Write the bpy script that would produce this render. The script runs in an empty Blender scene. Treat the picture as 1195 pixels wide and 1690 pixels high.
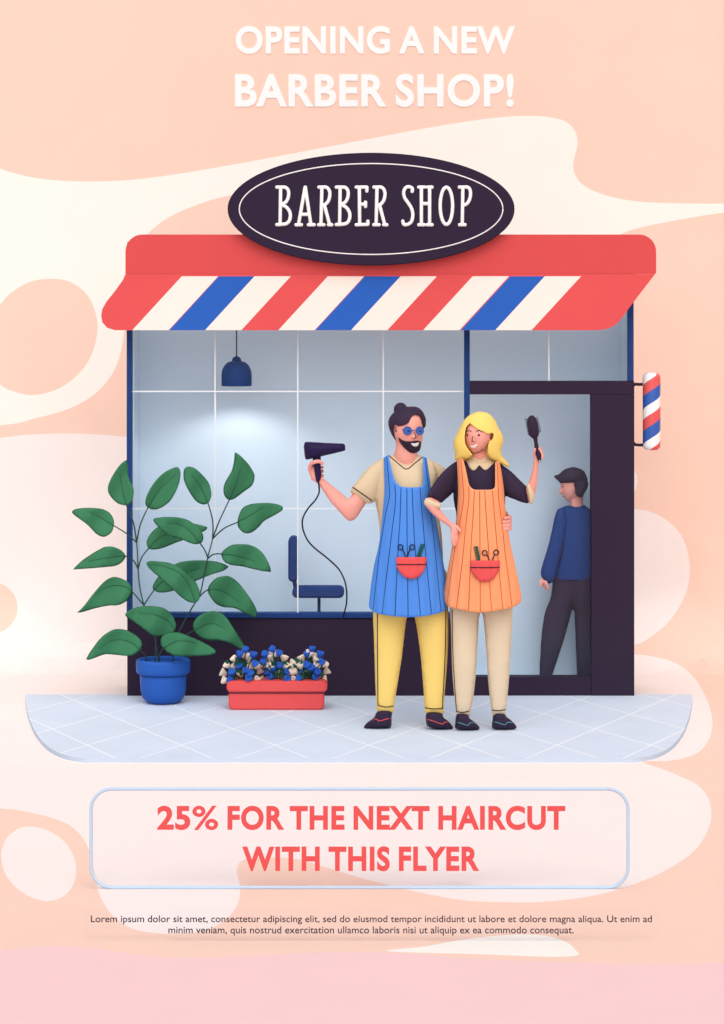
import bpy, bmesh, math, random
import numpy as np
from mathutils import Vector, Matrix
from mathutils.geometry import delaunay_2d_cdt
from mathutils.bvhtree import BVHTree

random.seed(7)
S = bpy.context.scene
COL = S.collection
# ------------------------------------------------------------------ camera frame of reference
F, D, HY, CX = 4490.0, 15.1, 500.0, 597.5          # focal length (px of the 1195x1690 picture), camera distance, horizon row
PAV = 0.02                                          # pavement thickness
CZ = 2.18 + PAV                                     # eye height
CAM = Vector((0, -D, CZ))

def P(px, py, Y):
    d = D + Y
    return Vector(((px - CX) / F * d, Y, CZ - (py - HY) / F * d))
def on_floor(px, py, z=PAV):
    d = F * (CZ - z) / (py - HY)
    return Vector(((px - CX) / F * d, d - D, z))
def floorY(py, z=PAV):
    return F * (CZ - z) / (py - HY) - D
def px2m(n, Y): return n / F * (D + Y)

# ------------------------------------------------------------------ materials
ALB = 0.84
def lin(h):
    out = []
    for i in (0, 2, 4):
        c = int(h[i:i + 2], 16) / 255
        out.append(c / 12.92 if c <= .04045 else ((c + .055) / 1.055) ** 2.4)
    return out
MATS = {}
def mat(name, hexcol, rough=.6, bump=.0, scale=60., var=.03, spec=.06, weave=False):
    if name in MATS: return MATS[name]
    m = bpy.data.materials.new(name); m.use_nodes = True
    nt = m.node_tree; N = nt.nodes; L = nt.links
    b = N['Principled BSDF']
    c = [x * ALB for x in lin(hexcol)]
    b.inputs['Roughness'].default_value = rough
    b.inputs['Specular IOR Level'].default_value = spec
    tc = N.new('ShaderNodeTexCoord')
    nz = N.new('ShaderNodeTexNoise'); nz.inputs['Scale'].default_value = 3.2; nz.inputs['Detail'].default_value = 6
    L.new(tc.outputs['Object'], nz.inputs['Vector'])
    mr = N.new('ShaderNodeMapRange')
    mr.inputs['From Min'].default_value = .3; mr.inputs['From Max'].default_value = .7
    mr.inputs['To Min'].default_value = 1 - var; mr.inputs['To Max'].default_value = 1 + var
    L.new(nz.outputs['Fac'], mr.inputs['Value'])
    mx = N.new('ShaderNodeVectorMath'); mx.operation = 'SCALE'
    mx.inputs[0].default_value = c
    L.new(mr.outputs['Result'], mx.inputs['Scale'])
    L.new(mx.outputs['Vector'], b.inputs['Base Color'])
    if bump:
        n2 = N.new('ShaderNodeTexNoise'); n2.inputs['Scale'].default_value = scale; n2.inputs['Detail'].default_value = 4
        L.new(tc.outputs['Object'], n2.inputs['Vector'])
        bp = N.new('ShaderNodeBump'); bp.inputs['Strength'].default_value = bump; bp.inputs['Distance'].default_value = .004
        L.new(n2.outputs['Fac'], bp.inputs['Height']); L.new(bp.outputs['Normal'], b.inputs['Normal'])
    MATS[name] = m
    return m

PEACH = mat('peach_paint', 'FED8C6', .8, .12, 90, .012)
CREAM = mat('cream_paint', 'FFFAF2', .8, .12, 90, .008)
BLUSH = mat('blush_paint', 'FFF2EE', .8, .12, 90, .008)
PINK = mat('pink_paint', 'FDD4D5', .8, .12, 90, .012)
WHITE = mat('white_paint', 'FFFFFF', .6, 0, 1, .0)
RED = mat('red_canvas', 'DD5455', .65, .10, 160, .02)
REDP = mat('red_paint', 'EB5A5B', .5, .05, 90, .02)
AWCREAM = mat('cream_canvas', 'F8E5DC', .65, .10, 160, .012)
BLUE = mat('blue_canvas', '2C5FB8', .65, .10, 160, .02)
POTBLUE = mat('blue_glaze', '2E60B9', .45, .04, 40, .03)
DARK = mat('dark_plum_paint', '35293D', .55, .08, 120, .03)
DARKCLOTH = mat('dark_plum_cloth', '3B3045', .85, .15, 260, .03)
DARKPLASTIC = mat('dark_plastic', '2A2148', .4, .03, 120, .02)
INK = mat('dark_thread', '2A2230', .7, 0, 1, .0)
NAVY = mat('navy_paint', '24437F', .5, .05, 120, .02)
NAVYCLOTH = mat('navy_cloth', '24437F', .85, .15, 260, .03)
INNER = mat('pale_blue_plaster', 'E2F2FF', .8, .06, 90, .01)
PAVEDGE = mat('pavement_edge', 'C9D7E8', .8, .08, 90, .02)
BARW = mat('white_glazing', 'F1F6FC', .5, 0, 1, 0)
SKIN = mat('skin', 'F9AEA0', .55, .04, 200, .015)
HAIRD = mat('dark_hair', '3B2F44', .55, .25, 90, .05)
BLOND = mat('blonde_hair', 'FBDA77', .55, .2, 70, .04)
BEIGE = mat('beige_cloth', 'E0CAA8', .85, .15, 260, .02)
BEIGETR = mat('beige_twill', 'E6D0B2', .85, .15, 260, .02)
YELLOW = mat('yellow_twill', 'F9D67A', .85, .15, 260, .02)
APBLUE = mat('blue_apron_cloth', '5592EA', .85, .15, 260, .02)
APORANGE = mat('orange_apron_cloth', 'FFA574', .85, .15, 260, .02)
STRBLUE = mat('navy_thread', '2B4C86', .8, 0, 1, 0)
STRRED = mat('rust_thread', 'CF5A40', .8, 0, 1, 0)
TEAL = mat('teal_thread', '5C8F95', .8, 0, 1, 0)
LEAF = mat('leaf_green', '3E7D59', .5, .1, 30, .08)
RIB = mat('leaf_midrib', '2F6147', .6, 0, 1, .0)
STEM = mat('stem_green', '36504C', .7, 0, 1, .05)
FSTEM = mat('flower_stem', '1F5A45', .7, 0, 1, .05)
BLOOMB = mat('blue_petal', '2F5FC0', .6, .05, 60, .05)
BLOOMC = mat('cream_petal', 'F7E3D0', .6, .05, 60, .04)
SOIL = mat('soil', '2E2535', .95, .4, 80, .1)
FRAMEB = mat('pale_blue_metal', 'C2D8EF', .45, 0, 1, .0)
TEXTRED = mat('red_lettering', 'E5595A', .6, 0, 1, .0)
TEXTDARK = mat('dark_lettering', '3B3043', .6, 0, 1, .0)
LENS = mat('blue_lens', '2C5AB0', .25, 0, 1, .0, .5)
COMB = mat('green_comb', '1D5B4C', .4, 0, 1, .0)
STEEL = mat('dark_steel', '23243A', .35, 0, 1, .0)
BULB = bpy.data.materials.new('lit_bulb'); BULB.use_nodes = True
_b = BULB.node_tree.nodes['Principled BSDF']; _b.inputs['Emission Color'].default_value = (1, .96, .9, 1); _b.inputs['Emission Strength'].default_value = 3

def glass(name, tint, gl):
    m = bpy.data.materials.new(name); m.use_nodes = True
    nt = m.node_tree; N = nt.nodes; L = nt.links
    N.remove(N['Principled BSDF'])
    t = N.new('ShaderNodeBsdfTransparent'); t.inputs['Color'].default_value = (*tint, 1)
    g = N.new('ShaderNodeBsdfGlossy'); g.inputs['Color'].default_value = (.84, .92, 1, 1); g.inputs['Roughness'].default_value = .05
    mx = N.new('ShaderNodeMixShader'); mx.inputs['Fac'].default_value = gl
    L.new(t.outputs[0], mx.inputs[1]); L.new(g.outputs[0], mx.inputs[2])
    L.new(mx.outputs[0], N['Material Output'].inputs['Surface'])
    return m
GLASS = glass('window_glass', (.975, .988, 1), .012)
CLEAR = glass('clear_acrylic', (.995, .995, 1), .006)

def pavement_mat():
    m = mat('paving', 'D9E5F6', .75, .10, 80, .03)
    nt = m.node_tree; N = nt.nodes; L = nt.links; b = N['Principled BSDF']
    tc = N.new('ShaderNodeTexCoord'); sp = N.new('ShaderNodeSeparateXYZ'); L.new(tc.outputs['Object'], sp.inputs[0])
    def math_(op, a, bb):
        n = N.new('ShaderNodeMath'); n.operation = op
        for i, v in enumerate((a, bb)):
            if v is None: continue
            if isinstance(v, (int, float)): n.inputs[i].default_value = v
            else: L.new(v, n.inputs[i])
        return n.outputs[0]
    ux = math_('DIVIDE', math_('ADD', sp.outputs['X'], .659), .463)
    vy = math_('DIVIDE', math_('ADD', sp.outputs['Y'], 1.18), 1.02)
    masks = []
    for op in ('ADD', 'SUBTRACT'):
        w = math_(op, ux, vy)
        fr = math_('FRACT', math_('ADD', w, .5), None)
        dd = math_('ABSOLUTE', math_('SUBTRACT', fr, .5), None)
        masks.append(math_('LESS_THAN', dd, .014))
    mk = math_('MAXIMUM', masks[0], masks[1])
    mix = N.new('ShaderNodeMix'); mix.data_type = 'RGBA'
    old = b.inputs['Base Color'].links[0].from_socket
    L.new(mk, mix.inputs['Factor']); L.new(old, mix.inputs[6])
    mix.inputs[7].default_value = (*[x * ALB for x in lin('F2F7FE')], 1)
    L.new(mix.outputs[2], b.inputs['Base Color'])
    return m
PAVING = pavement_mat()

# ------------------------------------------------------------------ object helpers
def setp(o, label=None, cat=None, group=None, kind=None):
    if label: o['label'] = label
    if cat: o['category'] = cat
    if group: o['group'] = group
    if kind: o['kind'] = kind
    return o
def thing(name, label, cat, loc, group=None):
    o = bpy.data.objects.new(name, None); COL.objects.link(o)
    o.location = loc; o.empty_display_size = .1
    return setp(o, label, cat, group)
def parent(o, par):
    o.parent = par
    if par.type == 'EMPTY': o.matrix_parent_inverse = Matrix.Translation(-Vector(par.location))
def link(name, me, mats, par=None, smooth=False, label=None):
    if isinstance(me, bmesh.types.BMesh):
        bm = me; me = bpy.data.meshes.new(name); bm.to_mesh(me); bm.free()
    me.name = name
    if mats is not None:
        for m in (mats if isinstance(mats, (list, tuple)) else [mats]): me.materials.append(m)
    if smooth: me.polygons.foreach_set('use_smooth', [True] * len(me.polygons))
    o = bpy.data.objects.new(name, me); COL.objects.link(o)
    if par: parent(o, par)
    if label: o['label'] = label
    return o

# ------------------------------------------------------------------ curves
def cat_open(pts, n=6):
    pts = [tuple(p) for p in pts]; out = []
    for i in range(len(pts) - 1):
        p0 = pts[max(i - 1, 0)]; p1 = pts[i]; p2 = pts[i + 1]; p3 = pts[min(i + 2, len(pts) - 1)]
        for k in range(n):
            t = k / n
            out.append(tuple(.5 * (2 * b + (c - a) * t + (2 * a - 5 * b + 4 * c - d) * t * t + (3 * b - a - 3 * c + d) * t ** 3) for a, b, c, d in zip(p0, p1, p2, p3)))
    out.append(pts[-1]); return out
def cat_closed(pts, n=5):
    m = len(pts); out = []
    for i in range(m):
        p0, p1, p2, p3 = pts[i - 1], pts[i], pts[(i + 1) % m], pts[(i + 2) % m]
        if p1 == p2: continue
        for k in range(n):
            t = k / n
            q = tuple(.5 * (2 * b + (c - a) * t + (2 * a - 5 * b + 4 * c - d) * t * t + (3 * b - a - 3 * c + d) * t ** 3) for a, b, c, d in zip(p0, p1, p2, p3))
            out.append(q)
    res = []
    for q in out:
        if not res or (q[0] - res[-1][0]) ** 2 + (q[1] - res[-1][1]) ** 2 > .02: res.append(q)
    return res
def densify(pts, step, closed=True):
    out = []; m = len(pts)
    for i in range(m if closed else m - 1):
        a, b = pts[i], pts[(i + 1) % m]
        n = max(1, int(math.hypot(b[0] - a[0], b[1] - a[1]) / step))
        for k in range(n): out.append((a[0] + (b[0] - a[0]) * k / n, a[1] + (b[1] - a[1]) * k / n))
    if not closed: out.append(pts[-1])
    return out
def rrect(x0, y0, x1, y1, r, n=6):
    out = []
    for cx, cy, a in ((x1 - r, y0 + r, -90), (x1 - r, y1 - r, 0), (x0 + r, y1 - r, 90), (x0 + r, y0 + r, 180)):
        for k in range(n + 1):
            t = math.radians(a + 90 * k / n); out.append((cx + r * math.cos(t), cy + r * math.sin(t)))
    return out
def ell(cx, cy, rx, ry, n=40, rot=0):
    c, s = math.cos(rot), math.sin(rot)
    return [(cx + rx * math.cos(t) * c - ry * math.sin(t) * s, cy + rx * math.cos(t) * s + ry * math.sin(t) * c) for t in [2 * math.pi * k / n for k in range(n)]]
def inside(xs, ys, poly):
    r = np.zeros(xs.shape, bool); m = len(poly)
    for i in range(m):
        x1, y1 = poly[i]; x2, y2 = poly[(i + 1) % m]
        if y1 == y2: continue
        c = ((ys < y1) != (ys < y2)) & (xs < (x2 - x1) * (ys - y1) / (y2 - y1) + x1)
        r ^= c
    return r
def seg_dist(xs, ys, poly):
    d = np.full(xs.shape, 1e9); m = len(poly)
    for i in range(m):
        x1, y1 = poly[i]; x2, y2 = poly[(i + 1) % m]
        dx, dy = x2 - x1, y2 - y1; q = dx * dx + dy * dy + 1e-12
        t = np.clip(((xs - x1) * dx + (ys - y1) * dy) / q, 0, 1)
        d = np.minimum(d, np.hypot(xs - x1 - t * dx, ys - y1 - t * dy))
    return d

class Field:
    """rounded height over an outline (square root of a Poisson solution)"""
    def __init__(s, poly, res=90):
        xs = [p[0] for p in poly]; ys = [p[1] for p in poly]
        s.st = st = max(max(xs) - min(xs), max(ys) - min(ys)) / res
        s.x0 = min(xs) - 2 * st; s.y0 = min(ys) - 2 * st
        nx = int((max(xs) - s.x0) / st) + 4; ny = int((max(ys) - s.y0) / st) + 4
        gx, gy = np.meshgrid(s.x0 + st * np.arange(nx), s.y0 + st * np.arange(ny))
        m = inside(gx, gy, poly); m[0] = m[-1] = False; m[:, 0] = m[:, -1] = False
        u = np.zeros((ny, nx)); ii, jj = np.indices(u.shape)
        for it in range(220):
            for c in (0, 1):
                k = m & ((ii + jj) % 2 == c)
                v = (np.roll(u, 1, 0) + np.roll(u, -1, 0) + np.roll(u, 1, 1) + np.roll(u, -1, 1) + 4 * st * st) / 4
                u[k] += 1.88 * (v[k] - u[k])
        s.u = np.maximum(u, 0)
    def __call__(s, x, y):
        fx = (x - s.x0) / s.st; fy = (y - s.y0) / s.st
        i = int(fy); j = int(fx)
        if i < 0 or j < 0 or i >= s.u.shape[0] - 1 or j >= s.u.shape[1] - 1: return 0.
        a = fx - j; b = fy - i; u = s.u
        return math.sqrt(max(0, (u[i, j] * (1 - a) + u[i, j + 1] * a) * (1 - b) + (u[i + 1, j] * (1 - a) + u[i + 1, j + 1] * a) * b))

def ccw(poly):
    a = sum(p[0] * q[1] - q[0] * p[1] for p, q in zip(poly, poly[1:] + poly[:1]))
    return list(poly) if a > 0 else list(poly)[::-1]
def cdt(outline, step, extra=()):
    """triangulate an outline with interior points; extra: polygons whose inside is reported per face"""
    outline = ccw(list(outline)); extra = [ccw(e) for e in extra]
    n = len(outline)
    pts = [Vector(p) for p in outline]; faces = [list(range(n))]
    for poly in extra:
        k = len(pts); pts += [Vector(p) for p in poly]; faces.append(list(range(k, k + len(poly))))
    if step:
        xs = [p[0] for p in outline]; ys = [p[1] for p in outline]
        gx, gy = np.meshgrid(np.arange(min(xs), max(xs), step), np.arange(min(ys), max(ys), step * .87))
        gx = gx + (np.arange(gx.shape[0]) % 2)[:, None] * step / 2
        ok = inside(gx, gy, outline) & (seg_dist(gx, gy, outline) > step * .45)
        pts += [Vector((float(a), float(b))) for a, b in zip(gx[ok], gy[ok])]
    v, e, f, ov, oe, of = delaunay_2d_cdt(pts, [], faces, 0, 1e-5)
    tri = []; tag = []
    for ff, o in zip(f, of):
        if 0 in o: tri.append(list(ff)); tag.append(max(o))
    return v, tri, tag

def shell(bm, outline, front, back, step=4, weld=True, tags=None, extra=(), mi=0):
    """closed solid over a picture-plane outline between two depth functions"""
    v, tri, tag = cdt(outline, step, extra)
    cnt = {}
    for t in tri:
        for a, b in zip(t, t[1:] + t[:1]): cnt[tuple(sorted((a, b)))] = cnt.get(tuple(sorted((a, b))), 0) + 1
    bd = [e for e, c in cnt.items() if c == 1]; bset = {i for e in bd for i in e}
    used = {i for t in tri for i in t}
    fv = {}; bv = {}
    for i in used:
        x, y = v[i]; yf = front(x, y); yb = back(x, y)
        if weld and i in bset: fv[i] = bv[i] = bm.verts.new(P(x, y, (yf + yb) / 2))
        else: fv[i] = bm.verts.new(P(x, y, yf)); bv[i] = bm.verts.new(P(x, y, yb))
    def nf(vs, k):
        if len(set(vs)) < 3: return
        try: f = bm.faces.new(vs); f.material_index = k
        except ValueError: pass
    for t, g in zip(tri, tag):
        k = tags[g] if tags else mi
        nf([fv[i] for i in t], k); nf([bv[i] for i in reversed(t)], k)
    if not weld:
        for a, b in bd: nf([fv[a], fv[b], bv[b], bv[a]], mi if not tags else tags[0])
    bmesh.ops.recalc_face_normals(bm, faces=bm.faces)
    return bm
def puff(bm, outline, Y, ds=.71, step=4, smooth=True, mi=0):
    """inflated solid; Y = depth of its middle (number or function)"""
    pl = cat_closed(outline) if smooth else outline
    f = Field(pl); fy = Y if callable(Y) else (lambda x, y: Y)
    k = ds / F * (D - 1)
    return shell(bm, pl, lambda x, y: fy(x, y) - f(x, y) * k, lambda x, y: fy(x, y) + f(x, y) * k, step, mi=mi)
def slab(bm, outline, Y0, Y1, mi=0, step=None):
    """flat plate with its front face at depth Y0 and the same real outline at its back Y1"""
    v, tri, _ = cdt(outline, step)
    fr = [bm.verts.new(P(x, y, Y0)) for x, y in v]; bk = [bm.verts.new(Vector((q.co.x, Y1, q.co.z))) for q in fr]
    cnt = {}
    for t in tri:
        f = bm.faces.new([fr[i] for i in t]); f.material_index = mi
        f = bm.faces.new([bk[i] for i in reversed(t)]); f.material_index = mi
        for a, b in zip(t, t[1:] + t[:1]): cnt.setdefault(tuple(sorted((a, b))), []).append((a, b))
    for e, l in cnt.items():
        if len(l) == 1:
            a, b = l[0]; f = bm.faces.new([fr[b], fr[a], bk[a], bk[b]]); f.material_index = mi
    bmesh.ops.recalc_face_normals(bm, faces=bm.faces)
    return bm
def box(bm, x0, x1, y0, y1, z0, z1, bev=.0, mi=0):
    r = bmesh.ops.create_cube(bm, size=1)
    bmesh.ops.scale(bm, vec=(x1 - x0, y1 - y0, z1 - z0), verts=r['verts'])
    bmesh.ops.translate(bm, vec=((x0 + x1) / 2, (y0 + y1) / 2, (z0 + z1) / 2), verts=r['verts'])
    fs = {f for v in r['verts'] for f in v.link_faces}
    for f in fs: f.material_index = mi
    if bev: bmesh.ops.bevel(bm, geom=list({e for v in r['verts'] for e in v.link_edges}), offset=bev, segments=2, affect='EDGES', profile=.5)
def pbox(bm, x0, y0, x1, y1, Y, depth, bev=.003, mi=0):
    a = P(x0, y1, Y); b = P(x1, y0, Y)
    box(bm, a.x, b.x, Y, Y + depth, a.z, b.z, bev, mi)
def tube(bm, pts, rad, seg=8, mi=0, cap=True):
    pts = [Vector(p) for p in pts]; n = len(pts)
    rad = rad if isinstance(rad, (list, tuple)) else [rad] * n
    if len(rad) != n:
        rad = [rad[min(int(i * (len(rad) - 1) / (n - 1)), len(rad) - 2)] * (1 - (i * (len(rad) - 1) / (n - 1) - min(int(i * (len(rad) - 1) / (n - 1)), len(rad) - 2))) + rad[min(int(i * (len(rad) - 1) / (n - 1)), len(rad) - 2) + 1] * (i * (len(rad) - 1) / (n - 1) - min(int(i * (len(rad) - 1) / (n - 1)), len(rad) - 2)) for i in range(n)]
    T = [(pts[min(i + 1, n - 1)] - pts[max(i - 1, 0)]).normalized() for i in range(n)]
    u = T[0].orthogonal().normalized()
    if cap:                                          # rounded ends
        a0 = pts[0] - T[0] * rad[0] * .8; a1 = pts[-1] + T[-1] * rad[-1] * .8
        pts = [a0, pts[0] - T[0] * rad[0] * .5] + pts + [pts[-1] + T[-1] * rad[-1] * .5, a1]
        rad = [rad[0] * .35, rad[0] * .82] + list(rad) + [rad[-1] * .82, rad[-1] * .35]; T = [T[0], T[0]] + T + [T[-1], T[-1]]; n += 4
    rings = []
    for i in range(n):
        u = (u - T[i] * u.dot(T[i])).normalized(); w = T[i].cross(u)
        rings.append([bm.verts.new(pts[i] + (u * math.cos(2 * math.pi * k / seg) + w * math.sin(2 * math.pi * k / seg)) * rad[i]) for k in range(seg)])
    fs = []
    for a, b in zip(rings, rings[1:]):
        for k in range(seg): fs.append(bm.faces.new([a[k], a[(k + 1) % seg], b[(k + 1) % seg], b[k]]))
    fs.append(bm.faces.new(rings[0][::-1])); fs.append(bm.faces.new(rings[-1]))
    for f in fs: f.material_index = mi; f.smooth = True
    return bm
def ball(bm, c, r, seg=16, mi=0):
    q = bmesh.ops.create_uvsphere(bm, u_segments=seg, v_segments=seg // 2 + 2, radius=1)
    r = r if isinstance(r, (tuple, list)) else (r, r, r)
    bmesh.ops.scale(bm, vec=r, verts=q['verts']); bmesh.ops.translate(bm, vec=c, verts=q['verts'])
    for f in {f for v in q['verts'] for f in v.link_faces}: f.material_index = mi; f.smooth = True
def lathe(bm, prof, c, seg=48, mi=0):
    rings = []
    for r, z in prof:
        rings.append([bm.verts.new((c[0] + r * math.cos(2 * math.pi * k / seg), c[1] + r * math.sin(2 * math.pi * k / seg), z)) for k in range(seg)] if r > 1e-5 else [bm.verts.new((c[0], c[1], z))])
    for a, b in zip(rings, rings[1:]):
        for k in range(seg):
            l = (k + 1) % seg
            vs = ([a[k], a[l]] if len(a) > 1 else [a[0]]) + ([b[l], b[k]] if len(b) > 1 else [b[0]])
            if len(vs) > 2:
                f = bm.faces.new(vs); f.material_index = mi; f.smooth = True
    bmesh.ops.recalc_face_normals(bm, faces=bm.faces)
def fuse(bm, voxel=.0045, smooth=4):
    """one continuous surface out of overlapping closed solids"""
    me = bpy.data.meshes.new('tmp'); bm.to_mesh(me); bm.free()
    o = bpy.data.objects.new('tmp', me); COL.objects.link(o)
    r = o.modifiers.new('r', 'REMESH'); r.mode = 'VOXEL'; r.voxel_size = voxel; r.use_smooth_shade = True
    s = o.modifiers.new('s', 'SMOOTH'); s.factor = .5; s.iterations = smooth
    dg = bpy.context.evaluated_depsgraph_get(); dg.update()
    out = bpy.data.meshes.new_from_object(o.evaluated_get(dg))
    bpy.data.objects.remove(o); bpy.data.meshes.remove(me)
    out.polygons.foreach_set('use_smooth', [True] * len(out.polygons))
    return out
def hem(me, py, Y):
    """cut a garment level at a hem and close it"""
    bm = bmesh.new(); bm.from_mesh(me)
    r = bmesh.ops.bisect_plane(bm, geom=bm.verts[:] + bm.edges[:] + bm.faces[:], plane_co=P(600, py, Y), plane_no=(0, 0, -1), clear_outer=True)
    ed = [g for g in r['geom_cut'] if isinstance(g, bmesh.types.BMEdge)]
    bmesh.ops.holes_fill(bm, edges=ed, sides=0)
    bm.to_mesh(me); bm.free(); me.polygons.foreach_set('use_smooth', [True] * len(me.polygons))
    return me
class Skin:
    """finds the depth of built surfaces along the sight line, to lay seams and features on them"""
    def __init__(s, *objs):
        s.t = []
        for o in objs:
            me = o.data if hasattr(o, 'data') else o
            s.t.append(BVHTree.FromPolygons([v.co for v in me.vertices], [p.vertices[:] for p in me.polygons]))
    def Y(s, px, py):
        d = (P(px, py, 0) - CAM).normalized(); best = None
        for t in s.t:
            h = t.ray_cast(CAM, d)
            if h[0] is not None and (best is None or h[0].y < best): best = h[0].y
        return best
    def near(s, px, py, fb=None):
        y = s.Y(px, py)
        if y is not None: return y
        for r in (1, 2, 3, 4, 6, 8, 11, 15):
            l = [s.Y(px + r * math.cos(a), py + r * math.sin(a)) for a in [k * math.pi / 4 for k in range(8)]]
            l = [q for q in l if q is not None]
            if l: return max(l) if fb is None else fb
        return fb if fb is not None else -1.2
def line_on(bm, skin, pts, r, lift=.001, mi=0, n=6, seg=6):
    pl = densify(cat_open(pts, n), 3, False)
    tube(bm, [P(x, y, skin.near(x, y) - lift) for x, y in pl], r, seg, mi)
def patch_on(bm, skin, outline, lift=.002, thick=.004, step=2.5, smooth=True, deep=.006, mi=0, cap=None):
    pl = cat_closed(outline) if smooth else outline
    f = Field(pl, 50); mx = max(1e-6, math.sqrt(f.u.max()))
    def fr(x, y):
        return skin.near(x, y) - lift - thick * min(1, f(x, y) / mx * 1.7)
    return shell(bm, pl, fr, lambda x, y: skin.near(x, y) + deep, step, weld=False, mi=mi)

# ------------------------------------------------------------------ text
def text_mesh(s, x0, x1, ytop, ybase, Y, depth, bold=0., spacing=1., ref=None):
    """lettering whose capitals span ytop..ybase and whose line spans x0..x1"""
    cu = bpy.data.curves.new('t', 'FONT'); cu.body = s; cu.size = 1; cu.offset = bold; cu.space_character = spacing; cu.space_word = .72 if bold > .01 else 1
    cu.extrude = .5; cu.resolution_u = 6
    o = bpy.data.objects.new('t', cu); COL.objects.link(o)
    dg = bpy.context.evaluated_depsgraph_get(); dg.update()
    me = bpy.data.meshes.new_from_object(o.evaluated_get(dg))
    bpy.data.objects.remove(o)
    xs = [v.co.x for v in me.vertices]
    cu2 = bpy.data.curves.new('t', 'FONT'); cu2.body = 'H'; cu2.size = 1; cu2.offset = bold
    o2 = bpy.data.objects.new('t', cu2); COL.objects.link(o2); dg.update()
    m2 = bpy.data.meshes.new_from_object(o2.evaluated_get(bpy.context.evaluated_depsgraph_get()))
    ys = [v.co.y for v in m2.vertices]; bpy.data.objects.remove(o2); bpy.data.meshes.remove(m2)
    a = P(x0, ybase, Y); b = P(x1, ytop, Y)
    sx = (b.x - a.x) / (max(xs) - min(xs)); sz = (b.z - a.z) / (max(ys) - min(ys))
    for v in me.vertices:
        x, y, z = v.co
        v.co = (a.x + (x - min(xs)) * sx, Y + depth / 2 - z * depth, a.z + (y - min(ys)) * sz)
    me.flip_normals() if False else None
    return me
def join(meshes):
    bm = bmesh.new()
    for m in meshes: bm.from_mesh(m)
    bmesh.ops.recalc_face_normals(bm, faces=bm.faces)
    return bm

# ================================================================== SETTING: painted ground and backdrop wall
WALLY, COVE = 1.5, .5
prof = [(-12.3, 0.)] + [(-12.3 + (WALLY - COVE + 12.3) * k / 400, 0.) for k in range(1, 401)]
prof += [(WALLY - COVE + COVE * math.sin(t), COVE - COVE * math.cos(t)) for t in [math.pi / 2 * k / 60 for k in range(1, 61)]]
prof += [(WALLY, COVE + 6 * k / 300) for k in range(1, 301)]
PY = np.array([HY + (CZ - z) / (D + y) * F for y, z in prof])[::-1]
PYY = np.array([y for y, z in prof])[::-1]; PZ = np.array([z for y, z in prof])[::-1]
SPLIT = HY + CZ / (D + WALLY - COVE) * F
def cyc(px, py):
    if py <= HY + (CZ - COVE) / (D + WALLY) * F:
        return P(px, py, WALLY)
    if py >= SPLIT: return on_floor(px, py, 0)
    y = float(np.interp(py, PY, PYY)); z = float(np.interp(py, PY, PZ))
    return Vector(((px - CX) / F * (D + y), y, z))
c_ = lambda pts, n=5: cat_closed(pts, n)
L0, R0, B0 = -900, 2100, 3300
cream = c_([(L0, 230), (L0, 230), (-200, 210), (-60, 250), (0, 278), (50, 292), (100, 298), (150, 299.5), (200, 298), (250, 293), (300, 286), (400, 269), (500, 250), (600, 231), (700, 212), (780, 199), (830, 193), (870, 191), (905, 193), (930, 199), (945, 210), (952, 225), (953, 240), (948, 260), (946, 275), (950, 290), (960, 303), (980, 315), (1010, 325), (1050, 332), (1100, 335), (1195, 336), (1400, 334), (1400, 334), (1300, 341), (1195, 351), (1130, 361), (1083, 370), (1040, 380), (1000, 395), (900, 402), (800, 392), (700, 350), (600, 328), (500, 312), (450, 313), (380, 322.5), (340, 333), (300, 348), (270, 364), (245, 385), (225, 415), (210, 455), (206, 500), (205, 545), (197, 590), (180, 625), (150, 655), (110, 676), (60, 690), (0, 702), (-200, 715), (L0, 700), (L0, 700)])
oval = c_([(0, 503), (20, 482), (50, 465), (85, 460), (115, 465), (140, 482), (155, 508), (161, 540), (155, 575), (140, 605), (115, 630), (85, 646), (50, 652), (20, 645), (0, 634), (-30, 600), (-35, 550)])
blush = c_([(L0, 740), (L0, 740), (-150, 745), (0, 723), (40, 718), (90, 715.5), (140, 716), (208, 721), (400, 745), (700, 800), (900, 900), (980, 1000), (1020, 1070), (1070, 1082), (1110, 1092), (1140, 1112), (1160, 1140), (1172, 1170), (1176, 1195), (1170, 1220), (1155, 1240), (1130, 1251), (1100, 1256), (1060, 1257), (1090, 1268), (1120, 1280), (1150, 1295), (1168, 1315), (1174, 1340), (1170, 1365), (1150, 1400), (1110, 1430), (1050, 1458), (980, 1478), (900, 1488), (830, 1489), (760, 1485), (680, 1470), (600, 1450), (550, 1435), (490, 1418), (440, 1415), (410, 1417), (395, 1424), (391, 1440), (396, 1462), (393, 1490), (375, 1515), (340, 1535), (290, 1541), (230, 1536), (190, 1515), (166, 1480), (156, 1440), (150, 1412), (138, 1385), (115, 1362), (80, 1348), (40, 1339), (0, 1334), (-200, 1320), (L0, 1330), (L0, 1330)])
disc = c_([(960, 850), (1010, 838), (1047, 840), (1075, 845), (1105, 862), (1128, 890), (1138, 930), (1136, 965), (1122, 1000), (1100, 1030), (1075, 1050), (1047, 1064), (990, 1060), (940, 960)])
dot = ell(1038, 794, 14.5, 22)
leftdot = ell(-12, 1003, 41, 42)
ring = c_([(2, 1410), (10, 1385), (28, 1369), (50, 1364), (80, 1371), (105, 1388), (121, 1412), (126, 1438), (120, 1462), (103, 1480), (78, 1487), (50, 1480), (25, 1463), (8, 1440)])
puddle = c_([(640, 1570), (700, 1562), (770, 1550), (840, 1543), (900, 1544), (935, 1555), (950, 1568), (952, 1577), (900, 1579), (800, 1575)])
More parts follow.
